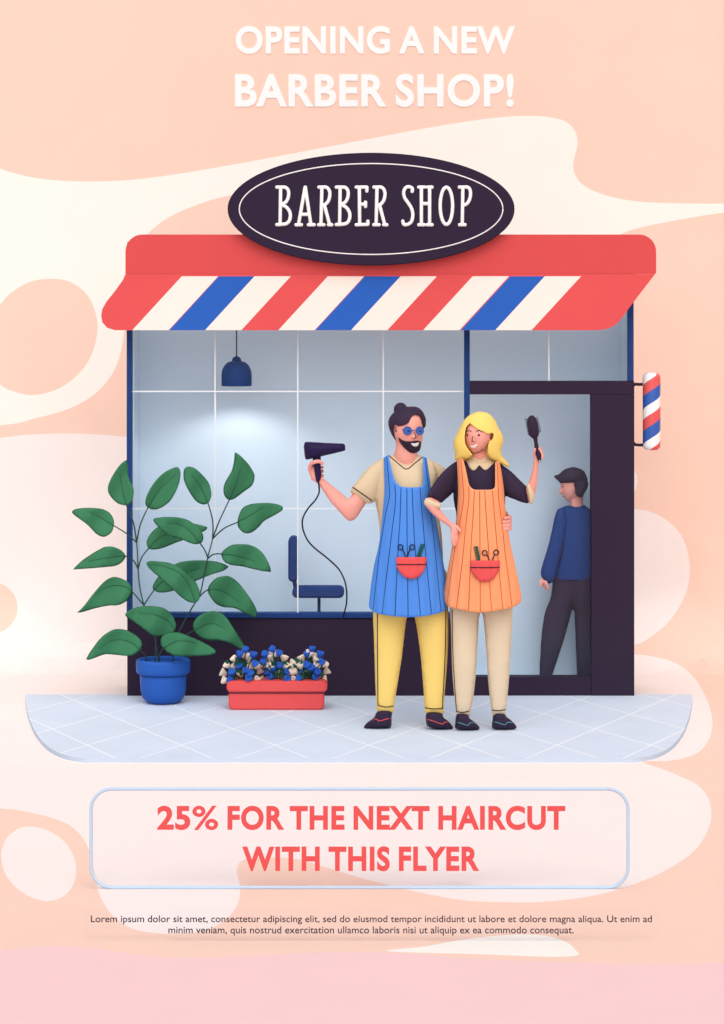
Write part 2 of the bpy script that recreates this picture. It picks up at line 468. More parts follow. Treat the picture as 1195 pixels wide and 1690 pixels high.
pink = c_([(L0, 1600), (L0, 1600), (-200, 1580), (0, 1568), (60, 1562), (130, 1562), (200, 1572), (300, 1580), (450, 1576), (540, 1571), (640, 1572), (800, 1583), (1000, 1590), (1195, 1589), (1500, 1580), (R0, 1600), (R0, 1600), (R0, B0), (R0, B0), (L0, B0), (L0, B0)])
BLOBS = [(cream, CREAM), (oval, PEACH), (blush, BLUSH), (disc, BLUSH), (dot, BLUSH), (leftdot, PEACH), (ring, BLUSH), (pink, PINK), (puddle, CREAM)]
def clip(poly, yc, keep_above):
    out = []
    for a, b in zip(poly, poly[1:] + poly[:1]):
        ia = (a[1] <= yc) == keep_above; ib = (b[1] <= yc) == keep_above
        if ia: out.append(a)
        if ia != ib:
            t = (yc - a[1]) / (b[1] - a[1]); out.append((a[0] + (b[0] - a[0]) * t, yc))
    return out
def painted(name, y0, y1, above):
    outline = densify([(L0, y0), (R0, y0), (R0, y1), (L0, y1)], 40)
    polys = []; mats = [PEACH]; idx = [0]
    for poly, m in BLOBS:
        q = clip(densify(poly, 12), SPLIT, above)
        q = [(min(max(x, L0 + 1), R0 - 1), min(max(y, y0), y1)) for x, y in q]
        r = []
        for p in q:
            if not r or math.hypot(p[0] - r[-1][0], p[1] - r[-1][1]) > .05: r.append(p)
        if len(r) < 3: continue
        if m not in mats: mats.append(m)
        polys.append(ccw(r)); idx.append(mats.index(m))
    outline = ccw(outline); n = len(outline)
    pts = [Vector(p) for p in outline]; faces = [list(range(n))]
    for poly in polys:
        k = len(pts); pts += [Vector(p) for p in poly]; faces.append(list(range(k, k + len(poly))))
    ys = np.concatenate([np.arange(1060, SPLIT - .5, 1.5)]) if above else np.arange(y0 + 8, y1, 60)
    for y in ys:
        for x in np.arange(L0 + 20, R0, 60 if above else 120): pts.append(Vector((float(x), float(y))))
    v, e, f, ov, oe, of = delaunay_2d_cdt(pts, [], faces, 0, 1e-5)
    bm = bmesh.new(); vs = [bm.verts.new(cyc(*q)) for q in v]
    for ff, o in zip(f, of):
        if 0 not in o: continue
        face = bm.faces.new([vs[i] for i in ff]); face.material_index = idx[max(o)]; face.smooth = True
    for vv in [q for q in bm.verts if not q.link_faces]: bm.verts.remove(vv)
    bmesh.ops.recalc_face_normals(bm, faces=bm.faces)
    bm.normal_update(); bm.faces.ensure_lookup_table()
    if sum(f.normal.z - f.normal.y for f in bm.faces) < 0: bmesh.ops.reverse_faces(bm, faces=bm.faces)
    return bm, mats
bm, ms = painted('ground', SPLIT, B0, False)
g = link('ground', bm, ms); setp(g, kind='structure')
bm = bmesh.new(); box(bm, -40, 40, -40, 40, -.3, -.012)
g = link('ground', bm, PEACH); setp(g, kind='structure')
wall = thing('backdrop_wall', 'tall peach wall behind the shop, painted with cream and blush waves', 'wall', (0, WALLY, 0))
bm, ms = painted('wall', -560, SPLIT, True)
link('painted_face', bm, ms, wall)
bm = bmesh.new(); box(bm, -7.2, 7.2, WALLY + .004, WALLY + .25, -.01, P(0, -560, WALLY).z)
link('masonry', bm, PEACH, wall)
for hl in ([text_mesh('OPENING A NEW', 389, 850, 43.5, 88.5, WALLY - .004, .008, .03, 1.07)], [text_mesh('BARBER SHOP!', 388, 848, 122.5, 176, WALLY - .004, .008, .03, 1.07)]):
    link('headline_lettering', join(hl), WHITE, wall)

# pavement
out = c_([(42, 1146), (42, 1146), (43, 1160), (48, 1184), (60, 1210), (78, 1231), (104, 1245), (135, 1251), (165, 1251.5), (200, 1251.5), (300, 1251.5), (450, 1251.5), (600, 1251.5), (750, 1251.5), (900, 1251.5), (985, 1251.5), (1020, 1251.5), (1050, 1251), (1082, 1245), (1107, 1232), (1126, 1210), (1137, 1184), (1142, 1160), (1142, 1146), (1142, 1146)], 6)
bm = bmesh.new()
top = [bm.verts.new(on_floor(x, y)) for x, y in out]; bot = [bm.verts.new(Vector((v.co.x, v.co.y, .0))) for v in top]
bm.faces.new(top)
for i in range(len(top)):
    j = (i + 1) % len(top); f = bm.faces.new([top[i], top[j], bot[j], bot[i]]); f.material_index = 1
bmesh.ops.recalc_face_normals(bm, faces=bm.faces)
pv = link('pavement', bm, [PAVING, PAVEDGE]); setp(pv, kind='structure')

# ================================================================== SHOP BUILDING
shop = thing('barber_shop', 'small barber shop building with a wide blue framed window and dark door frame', 'shop', (0, .5, PAV))
lc_x = P(390.5, 0, .15).x
XL, XR = P(210, 0, 0).x, P(1047, 0, 0).x
ZT = P(0, 408, 0).z; ZC = P(0, 480, 0).z; BACK = .47
bm = bmesh.new(); pbox(bm, 210, 1020, 767, 1149, 0, .10); link('base_panel', bm, DARK, shop)
bm = bmesh.new(); pbox(bm, 210, 408, 1047, 482, .0, .10); link('lintel', bm, DARK, shop)
bm = bmesh.new()
box(bm, XL, XL + .02, .1, BACK + .06, .003, ZT, .002); link('side_wall', bm, DARK, shop)
bm = bmesh.new(); box(bm, XR - .02, XR, .1, BACK + .06, .003, ZT, .002); link('side_wall', bm, DARK, shop)
bm = bmesh.new(); box(bm, XL + .021, XR - .021, BACK, BACK + .06, .003, ZT - .01); link('back_wall', bm, INNER, shop)
bm = bmesh.new(); box(bm, XL + .021, XL + .03, .101, BACK - .001, PAV + .003, ZT - .011); link('inner_lining', bm, INNER, shop)
bm = bmesh.new(); box(bm, XR - .03, XR - .021, .101, BACK - .001, PAV + .003, ZT - .011); link('inner_lining', bm, INNER, shop)
bm = bmesh.new(); box(bm, XL + .031, XR - .031, .101, BACK - .001, .004, PAV + .002); link('floor', bm, INNER, shop)
bm = bmesh.new(); box(bm, XL, XR, 0., .06, ZT + .002, ZT + .03, .003); box(bm, XL, XR, BACK, BACK + .06, ZT + .002, ZT + .03, .003); box(bm, XL, XL + .04, .0605, BACK - .0005, ZT + .002, ZT + .03, .003); box(bm, XR - .04, XR, .0605, BACK - .0005, ZT + .002, ZT + .03, .003)
rf = link('roof_frame', bm, DARK, shop)
bm = bmesh.new(); box(bm, XL + .041, XR - .041, .061, BACK - .001, ZT + .012, ZT + .018); link('added_skylight', bm, GLASS, rf)  # unseen glass roof, added to let daylight onto the back wall
bm = bmesh.new(); box(bm, lc_x - .01, lc_x + .01, .061, BACK - .001, ZT + .019, ZT + .028); link('lamp_bar', bm, DARK, rf)
for x0, y0, x1, y1 in ((214, 410, 1043, 481), (214, 1022, 765, 1146), (979, 630, 1043, 1146)):  # unseen pale panels added behind the front to bounce light inside
    bm = bmesh.new(); pbox(bm, x0, y0, x1, y1, .103, .006, 0); link('inner_lining', bm, INNER, shop)
# display window
bm = bmesh.new()
pbox(bm, 209, 482, 217.5, 1011.5, -.004, .07); pbox(bm, 209, 1012, 775.5, 1020, -.012, .085); pbox(bm, 766.5, 482, 775.5, 1011.5, -.004, .07)
win = link('window_frame', bm, NAVY, shop)
bm = bmesh.new(); pbox(bm, 217.8, 482.5, 766.2, 1011.7, .034, .006, 0); link('window_pane', bm, GLASS, win)
for x in (355, 491.5, 632.5):
    bm = bmesh.new(); pbox(bm, x - 1.1, 482.5, x + 1.1, 1011.7, .02, .012, 0); link('glazing_bar', bm, BARW, win)
for y in (646, 839.5):
    bm = bmesh.new(); pbox(bm, 217.8, y - 1.1, 766.2, y + 1.1, .0218, .009, 0); link('glazing_bar', bm, BARW, win)
# light above the door
bm = bmesh.new(); pbox(bm, 1037, 482, 1046, 628.7, -.004, .07); tr = link('transom_frame', bm, NAVY, shop)
bm = bmesh.new(); pbox(bm, 775.8, 482.5, 1036.7, 628.5, .034, .006, 0); link('transom_pane', bm, GLASS, tr)
bm = bmesh.new(); pbox(bm, 904.8, 482.5, 907.2, 628.5, .02, .012, 0); link('glazing_bar', bm, BARW, tr)
# door
bm = bmesh.new()
pbox(bm, 767, 629, 1047, 651, 0, .1); pbox(bm, 976, 651.2, 1047, 1149, 0, .1); pbox(bm, 767.3, 1117, 975.8, 1149, .004, .09)
door = link('door_frame', bm, DARK, shop)
bm = bmesh.new(); pbox(bm, 767.3, 651.3, 775.6, 1020.2, -.003, .07); pbox(bm, 767.3, 1020.4, 775.6, 1116.8, -.003, .07); link('door_stile', bm, NAVY, door)
bm = bmesh.new(); pbox(bm, 775.8, 651.3, 975.8, 1116.8, .034, .006, 0); link('door_pane', bm, GLASS, door)

# ================================================================== AWNING
aw = thing('awning', 'red shop awning with slanting cream and blue stripes along its lower half', 'awning', P(640, 450, -.1))
FY = -.07
bm = bmesh.new(); slab(bm, [(207, 452), (207, 415)] + [(207 + 28 - 28 * math.cos(t), 415 - 28 * math.sin(t)) for t in [math.pi / 2 * k / 8 for k in range(1, 9)]] + [(1055 + 28 * math.sin(t), 415 - 28 * math.cos(t)) for t in [math.pi / 2 * k / 8 for k in range(0, 9)]] + [(1083, 450.5), (1081.5, 452)], FY, -.022)
link('fascia', bm, RED, aw)
can = densify([(207, 452.3), (203, 462), (190, 480), (175, 499), (169, 510), (167, 521), (169, 532), (177, 541), (190, 545), (985, 545), (1004, 542.5), (1017, 535.5), (1027, 524), (1040, 506), (1060, 480), (1081.3, 452.3)], 20)
st = []; tg = [0]
for k, (a, m) in enumerate([(300, 1), (361, 2), (420, 1), (541, 1), (602, 2), (661, 1), (780, 1), (842, 2), (899, 1)]):
    w = 59.6; sh = -81.7
    st.append([(a + .1, 456), (a + w + .4 if m == 2 else a + w + .4, 456), (a + w + sh + .4, 544.9), (a + sh + .1, 544.9)]); tg.append(m)
cy = lambda x, y: FY - .10 * (y - 452.3) / 93
bm = bmesh.new(); shell(bm, can, cy, lambda x, y: cy(x, y) + .03, None, weld=False, tags=tg, extra=st)
for f in bm.faces:
    if f.normal.y > .5: f.material_index = 1             # back made pale to bounce light towards the window
link('canopy', bm, [RED, AWCREAM, BLUE], aw)
bm = bmesh.new()
for x in (260, 500, 760, 960):
    bm = bmesh.new(); tube(bm, [P(x, 470, .004), P(x - 10, 505, FY - .04)], .008); link('support_arm', bm, DARK, aw)

# ================================================================== SIGN
sg = thing('shop_sign', 'dark oval shop sign with white rim line standing on the awning', 'sign', P(612, 437, -.2))
SY = -.13
bm = bmesh.new(); slab(bm, ell(612.5, 345, 237, 93, 96), SY, SY + .055)
bmesh.ops.bevel(bm, geom=[e for e in bm.edges if len(e.link_faces) == 2 and abs(e.calc_face_angle(0)) > 1], offset=.004, segments=2, affect='EDGES')
link('board', bm, mat('sign_plum_paint', '33273D', .6, .04, 120, .02), sg)
bm = bmesh.new(); rp = ell(612.5, 345, 217.5, 75, 120); rp.append(rp[0]); tube(bm, [P(x, y, SY) for x, y in rp], .0035, 6, cap=False); link('rim_line', bm, WHITE, sg)
GL = {
 'B': [[(55, 63), (78, 63)], [(77, 65), (74, 267)], [(75, 63), (105, 65), (120, 85), (119, 118), (105, 145), (80, 158)], [(80, 158), (110, 174), (129, 205), (127, 240), (110, 262), (74, 267)], [(55, 268), (75, 268)]],
 'A': [[(175, 268), (211, 64)], [(212, 62), (243, 268)], [(190, 212), (232, 212)], [(160, 269), (192, 269)], [(228, 269), (262, 269)]],
 'R': [[(285, 63), (304, 63)], [(303, 65), (298, 267)], [(302, 63), (330, 65), (346, 90), (342, 130), (325, 155), (303, 165)], [(317, 162), (345, 266)], [(284, 269), (315, 269)], [(338, 269), (358, 269)]],
 'E': [[(508, 63), (510, 267)], [(490, 63), (550, 63)], [(550, 63), (549, 86)], [(510, 157), (543, 156)], [(542, 144), (542, 170)], [(490, 269), (555, 267)], [(555, 248), (555, 266)]],
 'S': [[(797, 88), (798, 70), (780, 61), (762, 66), (751, 90), (756, 120), (776, 150), (794, 180), (801, 215), (794, 250), (775, 266), (752, 267), (746, 248)]],
 'H': [[(848, 63), (848, 268)], [(893, 63), (893, 268)], [(848, 153), (893, 153)], [(832, 63), (866, 63)], [(880, 63), (908, 63)], [(832, 269), (864, 269)], [(878, 269), (908, 269)]],
 'O': [[(985 + 34 * math.sin(t), 165 - 102 * math.cos(t)) for t in [2 * math.pi * k / 16 for k in range(17)]]],
 'P': [[(1055, 63), (1078, 63)], [(1075, 65), (1072, 267)], [(1075, 63), (1105, 65), (1117, 90), (1112, 130), (1096, 155), (1075, 162)], [(1056, 269), (1088, 269)]]}
bm = bmesh.new()
for ch, off in (('B', 0), ('A', 0), ('R', 0), ('B', 326), ('E', 0), ('R', 302), ('S', 0), ('H', 0), ('O', 0), ('P', 0)):
    for s_ in GL[ch]:
        pl = cat_open(s_, 6) if len(s_) > 2 else s_
        tube(bm, [P(440 + (x + off) / 3.319, 290 + y / 3.319, SY - .002) for x, y in pl], .0098, 10)
link('lettering', bm, WHITE, sg)

# ================================================================== BARBER POLE
PX, PYc = 1075.5, .03
pr = px2m(14.6, PYc); c = P(PX, 0, PYc)
bp = thing('barber_pole', 'red white and blue striped barber pole beside the door', 'barber pole', (c.x, PYc, P(0, 743, PYc).z))
m = bpy.data.materials.new('spiral_stripes'); m.use_nodes = True
nt = m.node_tree; N = nt.nodes; Lk = nt.links
tc = N.new('ShaderNodeTexCoord'); sp = N.new('ShaderNodeSeparateXYZ'); Lk.new(tc.outputs['Object'], sp.inputs[0])
def mth(op, *a):
    n = N.new('ShaderNodeMath'); n.operation = op
    for i, v in enumerate(a):
        if isinstance(v, (int, float)): n.inputs[i].default_value = v
        else: Lk.new(v, n.inputs[i])
    return n.outputs[0]
ang = mth('ARCTAN2', mth('SUBTRACT', sp.outputs['X'], c.x), mth('SUBTRACT', PYc, sp.outputs['Y']))
per = px2m(57.5, PYc)
fr = mth('FRACT', mth('ADD', mth('SUBTRACT', mth('DIVIDE', mth('SUBTRACT', sp.outputs['Z'], P(0, 700, PYc).z), per), mth('DIVIDE', ang, 2 * math.pi)), .0))
rp = N.new('ShaderNodeValToRGB'); rp.color_ramp.interpolation = 'CONSTANT'
el = rp.color_ramp.elements; col4 = lambda h: (*[x * ALB for x in lin(h)], 1)
el[0].position = 0; el[0].color = col4('EB5A5B'); el[1].position = .33; el[1].color = col4('FFFFFF')
e3 = el.new(.63); e3.color = col4('2C5FB8')
Lk.new(fr, rp.inputs[0]); Lk.new(rp.outputs[0], N['Principled BSDF'].inputs['Base Color']); N['Principled BSDF'].inputs['Roughness'].default_value = .35
zt, zb = P(0, 615, PYc).z, P(0, 743, PYc).z; rr = .03
prof_ = [(0, zb)] + [(pr - rr + rr * math.sin(t), zb + rr - rr * math.cos(t)) for t in [math.pi / 2 * k / 6 for k in range(7)]] + [(pr - rr + rr * math.cos(t), zt - rr + rr * math.sin(t)) for t in [math.pi / 2 * k / 6 for k in range(7)]] + [(0, zt)]
bm = bmesh.new(); lathe(bm, prof_, (c.x, PYc)); link('striped_cylinder', bm, m, bp)
for y, dy in ((634, -2), (734, 3)):
    bm = bmesh.new(); tube(bm, [P(*q) for q in [(1045.5, y - dy, .04), (1049, y, .04), (1055, y + .5, .035), (1066, y, .03)]], .0085, 10); link('bracket', bm, DARK, bp)

# ================================================================== INSIDE: lamp, chair
LY = .15
lc = P(390.5, 600, LY)
lamp = thing('pendant_lamp', 'lit navy dome pendant lamp hanging behind the shop window', 'lamp', (lc.x, LY, P(0, 637, LY).z))
bm = bmesh.new(); tube(bm, [P(390.5, 590, LY), Vector((lc.x, LY, ZT + .012))], .0035, 8); link('cord', bm, INK, lamp)
q = lambda n: px2m(n, LY); zz = lambda y: P(0, y, LY).z
bm = bmesh.new(); lathe(bm, [(q(24.2), zz(637)), (q(25), zz(636)), (q(25), zz(618)), (q(24), zz(611)), (q(20.5), zz(603.5)), (q(15), zz(598)), (q(8), zz(596)), (q(4), zz(595.5)), (q(4), zz(598)), (q(14), zz(600.5)), (q(19.5), zz(606)), (q(22.8), zz(614)), (q(23.6), zz(620)), (q(24), zz(636.5)), (q(24.2), zz(637))], (lc.x, LY)); link('shade', bm, NAVY, lamp)
bm = bmesh.new(); ball(bm, (lc.x, LY, zz(595.5)), q(7.8), 20); link('cap', bm, NAVY, lamp)
bm = bmesh.new(); ball(bm, (lc.x, LY, zz(622)), q(8), 16); link('bulb', bm, BULB, lamp)
li = bpy.data.lights.new('lamp_light', 'SPOT'); li.energy = 5.5; li.spot_size = math.radians(136); li.spot_blend = .45; li.color = (1, .97, .93); li.shadow_soft_size = .004
lo = bpy.data.objects.new('lamp_light', li); COL.objects.link(lo); lo.location = (lc.x, LY, zz(633)); parent(lo, lamp)
ch = thing('barber_chair', 'navy barber chair on a single post inside the shop window', 'chair', (P(526, 0, .21).x, .21, PAV))
C0, C1 = .13, .29
bm = bmesh.new(); slab(bm, rrect(475.5, 887, 492, 961, 8), C0, C1); bmesh.ops.bevel(bm, geom=[e for e in bm.edges if len(e.link_faces) == 2 and e.calc_face_angle(0) > 1], offset=.012, segments=3, affect='EDGES'); link('backrest', bm, NAVYCLOTH, ch)
bm = bmesh.new(); slab(bm, rrect(482, 970, 568, 987.5, 8.5), C0, C1); bmesh.ops.bevel(bm, geom=[e for e in bm.edges if len(e.link_faces) == 2 and e.calc_face_angle(0) > 1], offset=.012, segments=3, affect='EDGES'); link('seat', bm, NAVYCLOTH, ch)
bm = bmesh.new(); tube(bm, [P(485, 952, .21), P(487, 966, .21), P(491, 978, .21)], .012, 10); link('back_bracket', bm, NAVY, ch)
a = P(526.5, 985, .21); bm = bmesh.new(); lathe(bm, [(0, a.z), (.009, a.z), (.009, PAV + .05), (.03, PAV + .03), (.15, PAV + .02), (.16, PAV + .004), (0, PAV + .004)], (a.x, .21)); link('post', bm, NAVY, ch)

# ================================================================== POTTED PLANT
GY = -.27
pc = P(269.5, 0, GY)
pot = thing('potted_plant', 'tall leafy green plant in a blue pot left of the window', 'potted plant', (pc.x, GY, PAV))
q = lambda n: px2m(n, GY); zz = lambda y: P(0, y, GY).z
zb = PAV; zr = zz(1111)
bm = bmesh.new(); lathe(bm, [(0, zb), (q(20), zb), (q(28), zb + q(3)), (q(34), zb + q(9)), (q(37.2), zb + q(19)), (q(38.4), zb + q(36)), (q(38.6), zr), (q(35), zr + .01), (q(34), zz(1092)), (0, zz(1092))], (pc.x, GY), 64); link('pot', bm, POTBLUE, pot)
bm = bmesh.new(); lathe(bm, [(q(38.7), zr), (q(42), zr - .001), (q(44.2), zr + q(2.5)), (q(45), zr + q(8)), (q(45), zz(1093)), (q(44.2), zz(1089)), (q(42), zz(1087.5)), (q(38), zz(1087.5)), (q(36), zz(1091)), (q(36), zr + .004), (q(38.7), zr)], (pc.x, GY), 64); rim = link('rim', bm, POTBLUE, pot)
bm = bmesh.new(); lathe(bm, [(q(39.2), zr - .0005), (q(39.2), zr - q(2.2)), (q(38.3), zr - q(2.2)), (q(38.3), zr - .0005), (q(39.2), zr - .0005)], (pc.x, GY), 64); link('under_rim_line', bm, mat('rim_line_blue', '20478F', .6), pot)  # darker blue ring just below the rim
LV = [  # outline, midrib (from base), depth, tilt
 ([(209.6, 758.5), (209.6, 758.5), (211.5, 770), (212, 783.6), (215.5, 794.4), (220.5, 807), (219.7, 820), (215.5, 830.4), (207, 834), (193.7, 830.4), (182, 818.7), (178, 808.7), (180, 797), (188.7, 780), (200, 765)], [(208, 832), (202, 807), (198, 782)], -.30, .3),
 ([(290, 771), (295.8, 773.5), (298, 782), (295.8, 797), (289, 813.7), (279, 828.7), (264, 839), (252, 841), (243, 837), (239.7, 829), (244, 813.7), (255.6, 795), (270.7, 780)], [(245.6, 835), (265, 806), (291, 782.7)], -.24, -.3),
 ([(312, 770), (322, 773), (334.5, 784), (345, 798), (349, 814), (347, 825), (342.5, 831), (334.5, 832.5), (323.4, 827), (312, 811), (304, 793.6), (303, 779), (306, 772)], [(343, 828.6), (328, 798), (317, 785)], -.28, -.3),
 ([(389, 746.4), (389, 746.4), (398, 753), (411, 767), (419, 781), (420, 790), (415.6, 801.6), (401, 812.7), (387, 823), (378, 825), (371, 819), (368.7, 808), (372, 795), (382, 777.7), (386, 762), (387.3, 749)], [(379, 824), (388.6, 801.6), (397, 773)], -.22, .3),
 ([(467, 838), (463, 834), (449, 830.5), (433, 830), (414, 832), (401, 838), (394, 851), (392, 863.6), (395, 873), (404.5, 880), (415.6, 878.7), (427, 870), (436, 860), (452, 851), (465, 843)], [(392.6, 861), (411, 851.6), (433, 838)], -.30, -.35),
 ([(118.7, 844.6), (126.8, 839.6), (146.9, 838), (167, 839.6), (180, 845.5), (187, 855.5), (188, 867), (183.7, 879), (172, 886), (160, 882), (150, 872), (141.8, 864), (125, 852)], [(187, 867), (167, 854.7), (147.7, 844.6)], -.26, -.35),
 ([(120, 940), (120, 940), (133.5, 926.7), (150, 915), (163.6, 907), (173.6, 902.4), (187, 902.4), (200, 908), (206.8, 916), (206, 922), (200, 929), (190, 934), (173.6, 936), (150, 938)], [(206, 917), (180, 920), (146, 926)], -.33, -.3),
 ([(127, 1011.6), (127, 1011.6), (138.5, 1000), (155, 978.6), (172, 960), (185, 952.7), (197, 953.5), (210.5, 960), (218, 970), (217, 982), (208.8, 992), (195.4, 998.7), (180, 999.5), (158.6, 1003.7), (136.8, 1010)], [(218, 976), (210.5, 970), (193.7, 966), (173.6, 970), (157, 982)], -.25, -.35),
 ([(142, 1088), (142, 1088), (150, 1074), (167, 1052), (183.7, 1040.5), (195.4, 1038), (210.5, 1040.5), (227, 1050.6), (234.4, 1060.6), (233, 1072), (222, 1080), (208.8, 1082.4), (190, 1080.7), (173.6, 1080), (157, 1085.7), (147, 1089)], [(232, 1073), (217, 1060.6), (198.7, 1055.6), (178.7, 1059), (165, 1070.7)], -.36, -.3),
 ([(207, 1013), (217, 1005), (234, 1000.7), (254, 1000.4), (270.7, 1003.7), (284, 1015), (290.5, 1029), (289, 1039), (286, 1044), (277, 1049), (264, 1050.6), (254, 1050), (242, 1042), (227, 1030.5), (210.5, 1019)], [(288, 1040), (277, 1024), (254, 1014), (229, 1011.6)], -.34, -.3),
 ([(289, 1043), (298, 1044.5), (313.5, 1050.6), (333.6, 1059), (352, 1070), (356, 1075.7), (352, 1080), (335, 1082.4), (313.5, 1083), (293.4, 1083), (277, 1077), (267, 1067), (265, 1057), (269, 1049), (279, 1044)], [(272, 1069), (290, 1058.5), (310, 1058), (323.5, 1061.5)], -.42, -.25),
 ([(318.5, 1034), (321, 1024), (332, 1014), (347, 1009), (360, 1009.6), (372, 1017), (383.8, 1034), (395.5, 1052), (404.7, 1069), (400.5, 1073), (387, 1065.6), (373.7, 1060), (360, 1057), (347, 1057), (332, 1053), (322, 1044)], [(320, 1041), (327, 1037), (342, 1029.7), (355, 1029.7), (370, 1037)], -.33, -.35),
 ([(342.8, 973.6), (347, 963.6), (357, 954), (370, 950.7), (380.4, 951.8), (394, 962), (407, 978.6), (419, 997), (424, 1009), (423, 1018), (417, 1018), (404, 1012), (387, 1003.7), (370, 1002), (357, 997), (347, 985)], [(343, 973.5), (357, 972.8), (373.7, 978.6), (393.8, 993.7)], -.26, -.35),
 ([(365.4, 916.7), (370, 926.7), (382, 932.6), (400.5, 935), (417, 939), (434, 942.6), (447.4, 944), (447.4, 944), (445, 933), (436, 916), (425, 905), (411, 899), (398, 898), (384, 899), (372.7, 905), (366, 912)], [(366, 914.5), (390, 917), (420, 926)], -.30, -.35),
 ([(245, 905), (242, 895), (247, 883), (260, 870), (280, 863), (305, 862), (325, 865), (340, 869), (342, 872), (338, 876), (330, 880), (315, 887), (290, 896), (270, 904), (255, 907)], [(247, 903), (262, 888), (278, 881)], -.25, .15),
 ([(253, 858), (257, 855), (275, 853), (295, 854), (312, 859), (327, 870), (335, 882), (335, 892), (330, 897), (320, 898), (306, 893), (298, 889), (280, 884), (265, 873), (256, 864)], [(329, 895), (312, 875), (295, 865), (278, 863)], -.36, .1),
 ([(242, 930), (247, 926), (262, 926.5), (280, 929), (297, 937), (313.5, 950), (322.7, 960), (328.5, 972), (330, 982), (328.5, 990), (324, 993.7), (318.5, 995), (308.5, 992), (296.7, 983.6), (286.7, 974), (275, 964), (262, 952), (248, 940)], [(322, 992), (310, 962), (295, 945), (275, 936), (255, 931)], -.38, .1),
 ([(252.4, 972), (253, 965), (261, 952), (275, 940), (289, 931), (301.8, 926.7), (322, 924.7), (347, 925.4), (363.7, 928.4), (376, 934), (376, 937), (367, 942.6), (347, 949), (323.5, 959), (303, 968), (286, 975), (270.7, 978), (259, 977)], [(255, 973), (268, 960), (300, 946), (330, 938)], -.24, .12)]
for outl, ribp, y0, tilt in LV:
    bx, by = ribp[0]; pl = cat_closed(outl, 5); fl = Field(pl, 60); mx = math.sqrt(fl.u.max())
    rl = densify(cat_open(ribp, 6), 2, False)
    def depth(x, y):
        t = math.hypot(x - bx, y - by) / 320
        dm = min(math.hypot(x - a_, y - b_) for a_, b_ in rl[::3])
        return y0 - tilt * .35 * (t - 1.6 * t * t) - .012 * (fl(x, y) / mx) - .016 * min(1, dm / 22) + (.02 * math.sin(x * .09 + y * .05))
    bm = bmesh.new()
    shell(bm, pl, depth, lambda x, y: depth(x, y) + .0035, 3.2, weld=True)
    for f in bm.faces: f.smooth = True
    tube(bm, [P(x, y, depth(x, y) - .0006) for x, y in rl], [.0030, .0014], 6, 1)
    lf = link('leaf', bm, [LEAF, RIB], pot)
SG = [([(262, 1092), (257, 1060), (247, 1025), (237.6, 999), (231, 970), (228, 940), (227, 915), (225.5, 895)], -.27, -.27), ([(225.5, 895), (220, 862), (208, 832)], -.27, -.30), ([(225.5, 895), (232, 865), (245, 836)], -.27, -.24), ([(225.5, 895), (208, 880), (187, 867)], -.27, -.26), ([(228, 939), (220, 925), (206, 917)], -.27, -.33), ([(228, 939), (234, 920), (247, 903)], -.27, -.25), ([(237.6, 999), (230, 990), (218, 976)], -.27, -.25), ([(237.6, 999), (245, 987), (255, 973)], -.27, -.24), ([(256, 1092), (257, 1065), (258, 1045)], -.30, -.34), ([(243, 1092), (238, 1080), (231, 1073)], -.3, -.36), ([(262, 1092), (264, 1080), (270, 1068)], -.33, -.42),
 ([(285, 1092), (289, 1065), (297, 1040), (313, 1010), (322, 995), (330, 980), (336, 955), (343, 920), (347, 905), (351, 889)], -.27, -.26), ([(351, 889), (351, 860), (343, 829)], -.26, -.28), ([(351, 889), (362, 860), (379, 824)], -.26, -.22), ([(351, 889), (370, 872), (392, 862)], -.26, -.30), ([(343, 920), (338, 908), (329, 895)], -.26, -.36), ([(343, 922), (350, 916), (358, 914), (366, 914.5)], -.26, -.30), ([(330, 984), (336, 978), (343, 973.5)], -.26, -.26), ([(297, 1058), (307, 1048), (320, 1041)], -.28, -.33)]
for pts, ya, yb in SG:
    pl = cat_open(pts, 8); n = len(pl)
    bm = bmesh.new(); tube(bm, [P(x, y, ya + (yb - ya) * i / (n - 1)) for i, (x, y) in enumerate(pl)], [.0042, .0032], 8); link('stem', bm, STEM, pot)

# ================================================================== FLOWER TROUGH
ty = floorY(1172)
t0, t1 = ty, ty + .17
tr = thing('flower_trough', 'long red flower trough full of small blue and cream flowers', 'flower box', (P(457, 0, t0).x, t0 + .08, PAV))
bm = bmesh.new(); slab(bm, rrect(377, 1138, 535, 1172, 9), t0, t1); bmesh.ops.bevel(bm, geom=[e for e in bm.edges if len(e.link_faces) == 2 and e.calc_face_angle(0) > 1], offset=.008, segments=3, affect='EDGES'); link('trough', bm, REDP, tr)
bm = bmesh.new(); slab(bm, rrect(374, 1124.5, 540, 1143, 8), t0 - .012, t1 + .012); bmesh.ops.bevel(bm, geom=[e for e in bm.edges if len(e.link_faces) == 2 and e.calc_face_angle(0) > 1], offset=.008, segments=3, affect='EDGES'); rm = link('rim', bm, REDP, tr)
bm = bmesh.new(); tube(bm, [P(377, 1143.6, t0 - .003), P(537, 1143.6, t0 - .003)], .0032, 6); link('rim_joint', bm, DARK, rm)
BL = [[(340, 120), (288, 158), (405, 165), (418, 240), (280, 262), (225, 312), (378, 318), (215, 372), (360, 362), (335, 300)], [(573, 115), (508, 160), (625, 150), (495, 228), (632, 255), (535, 310), (690, 308), (560, 350), (575, 280), (690, 365)], [(910, 115), (865, 155), (978, 160), (992, 228), (860, 252), (950, 305), (805, 312), (930, 350), (905, 275), (800, 365)]]
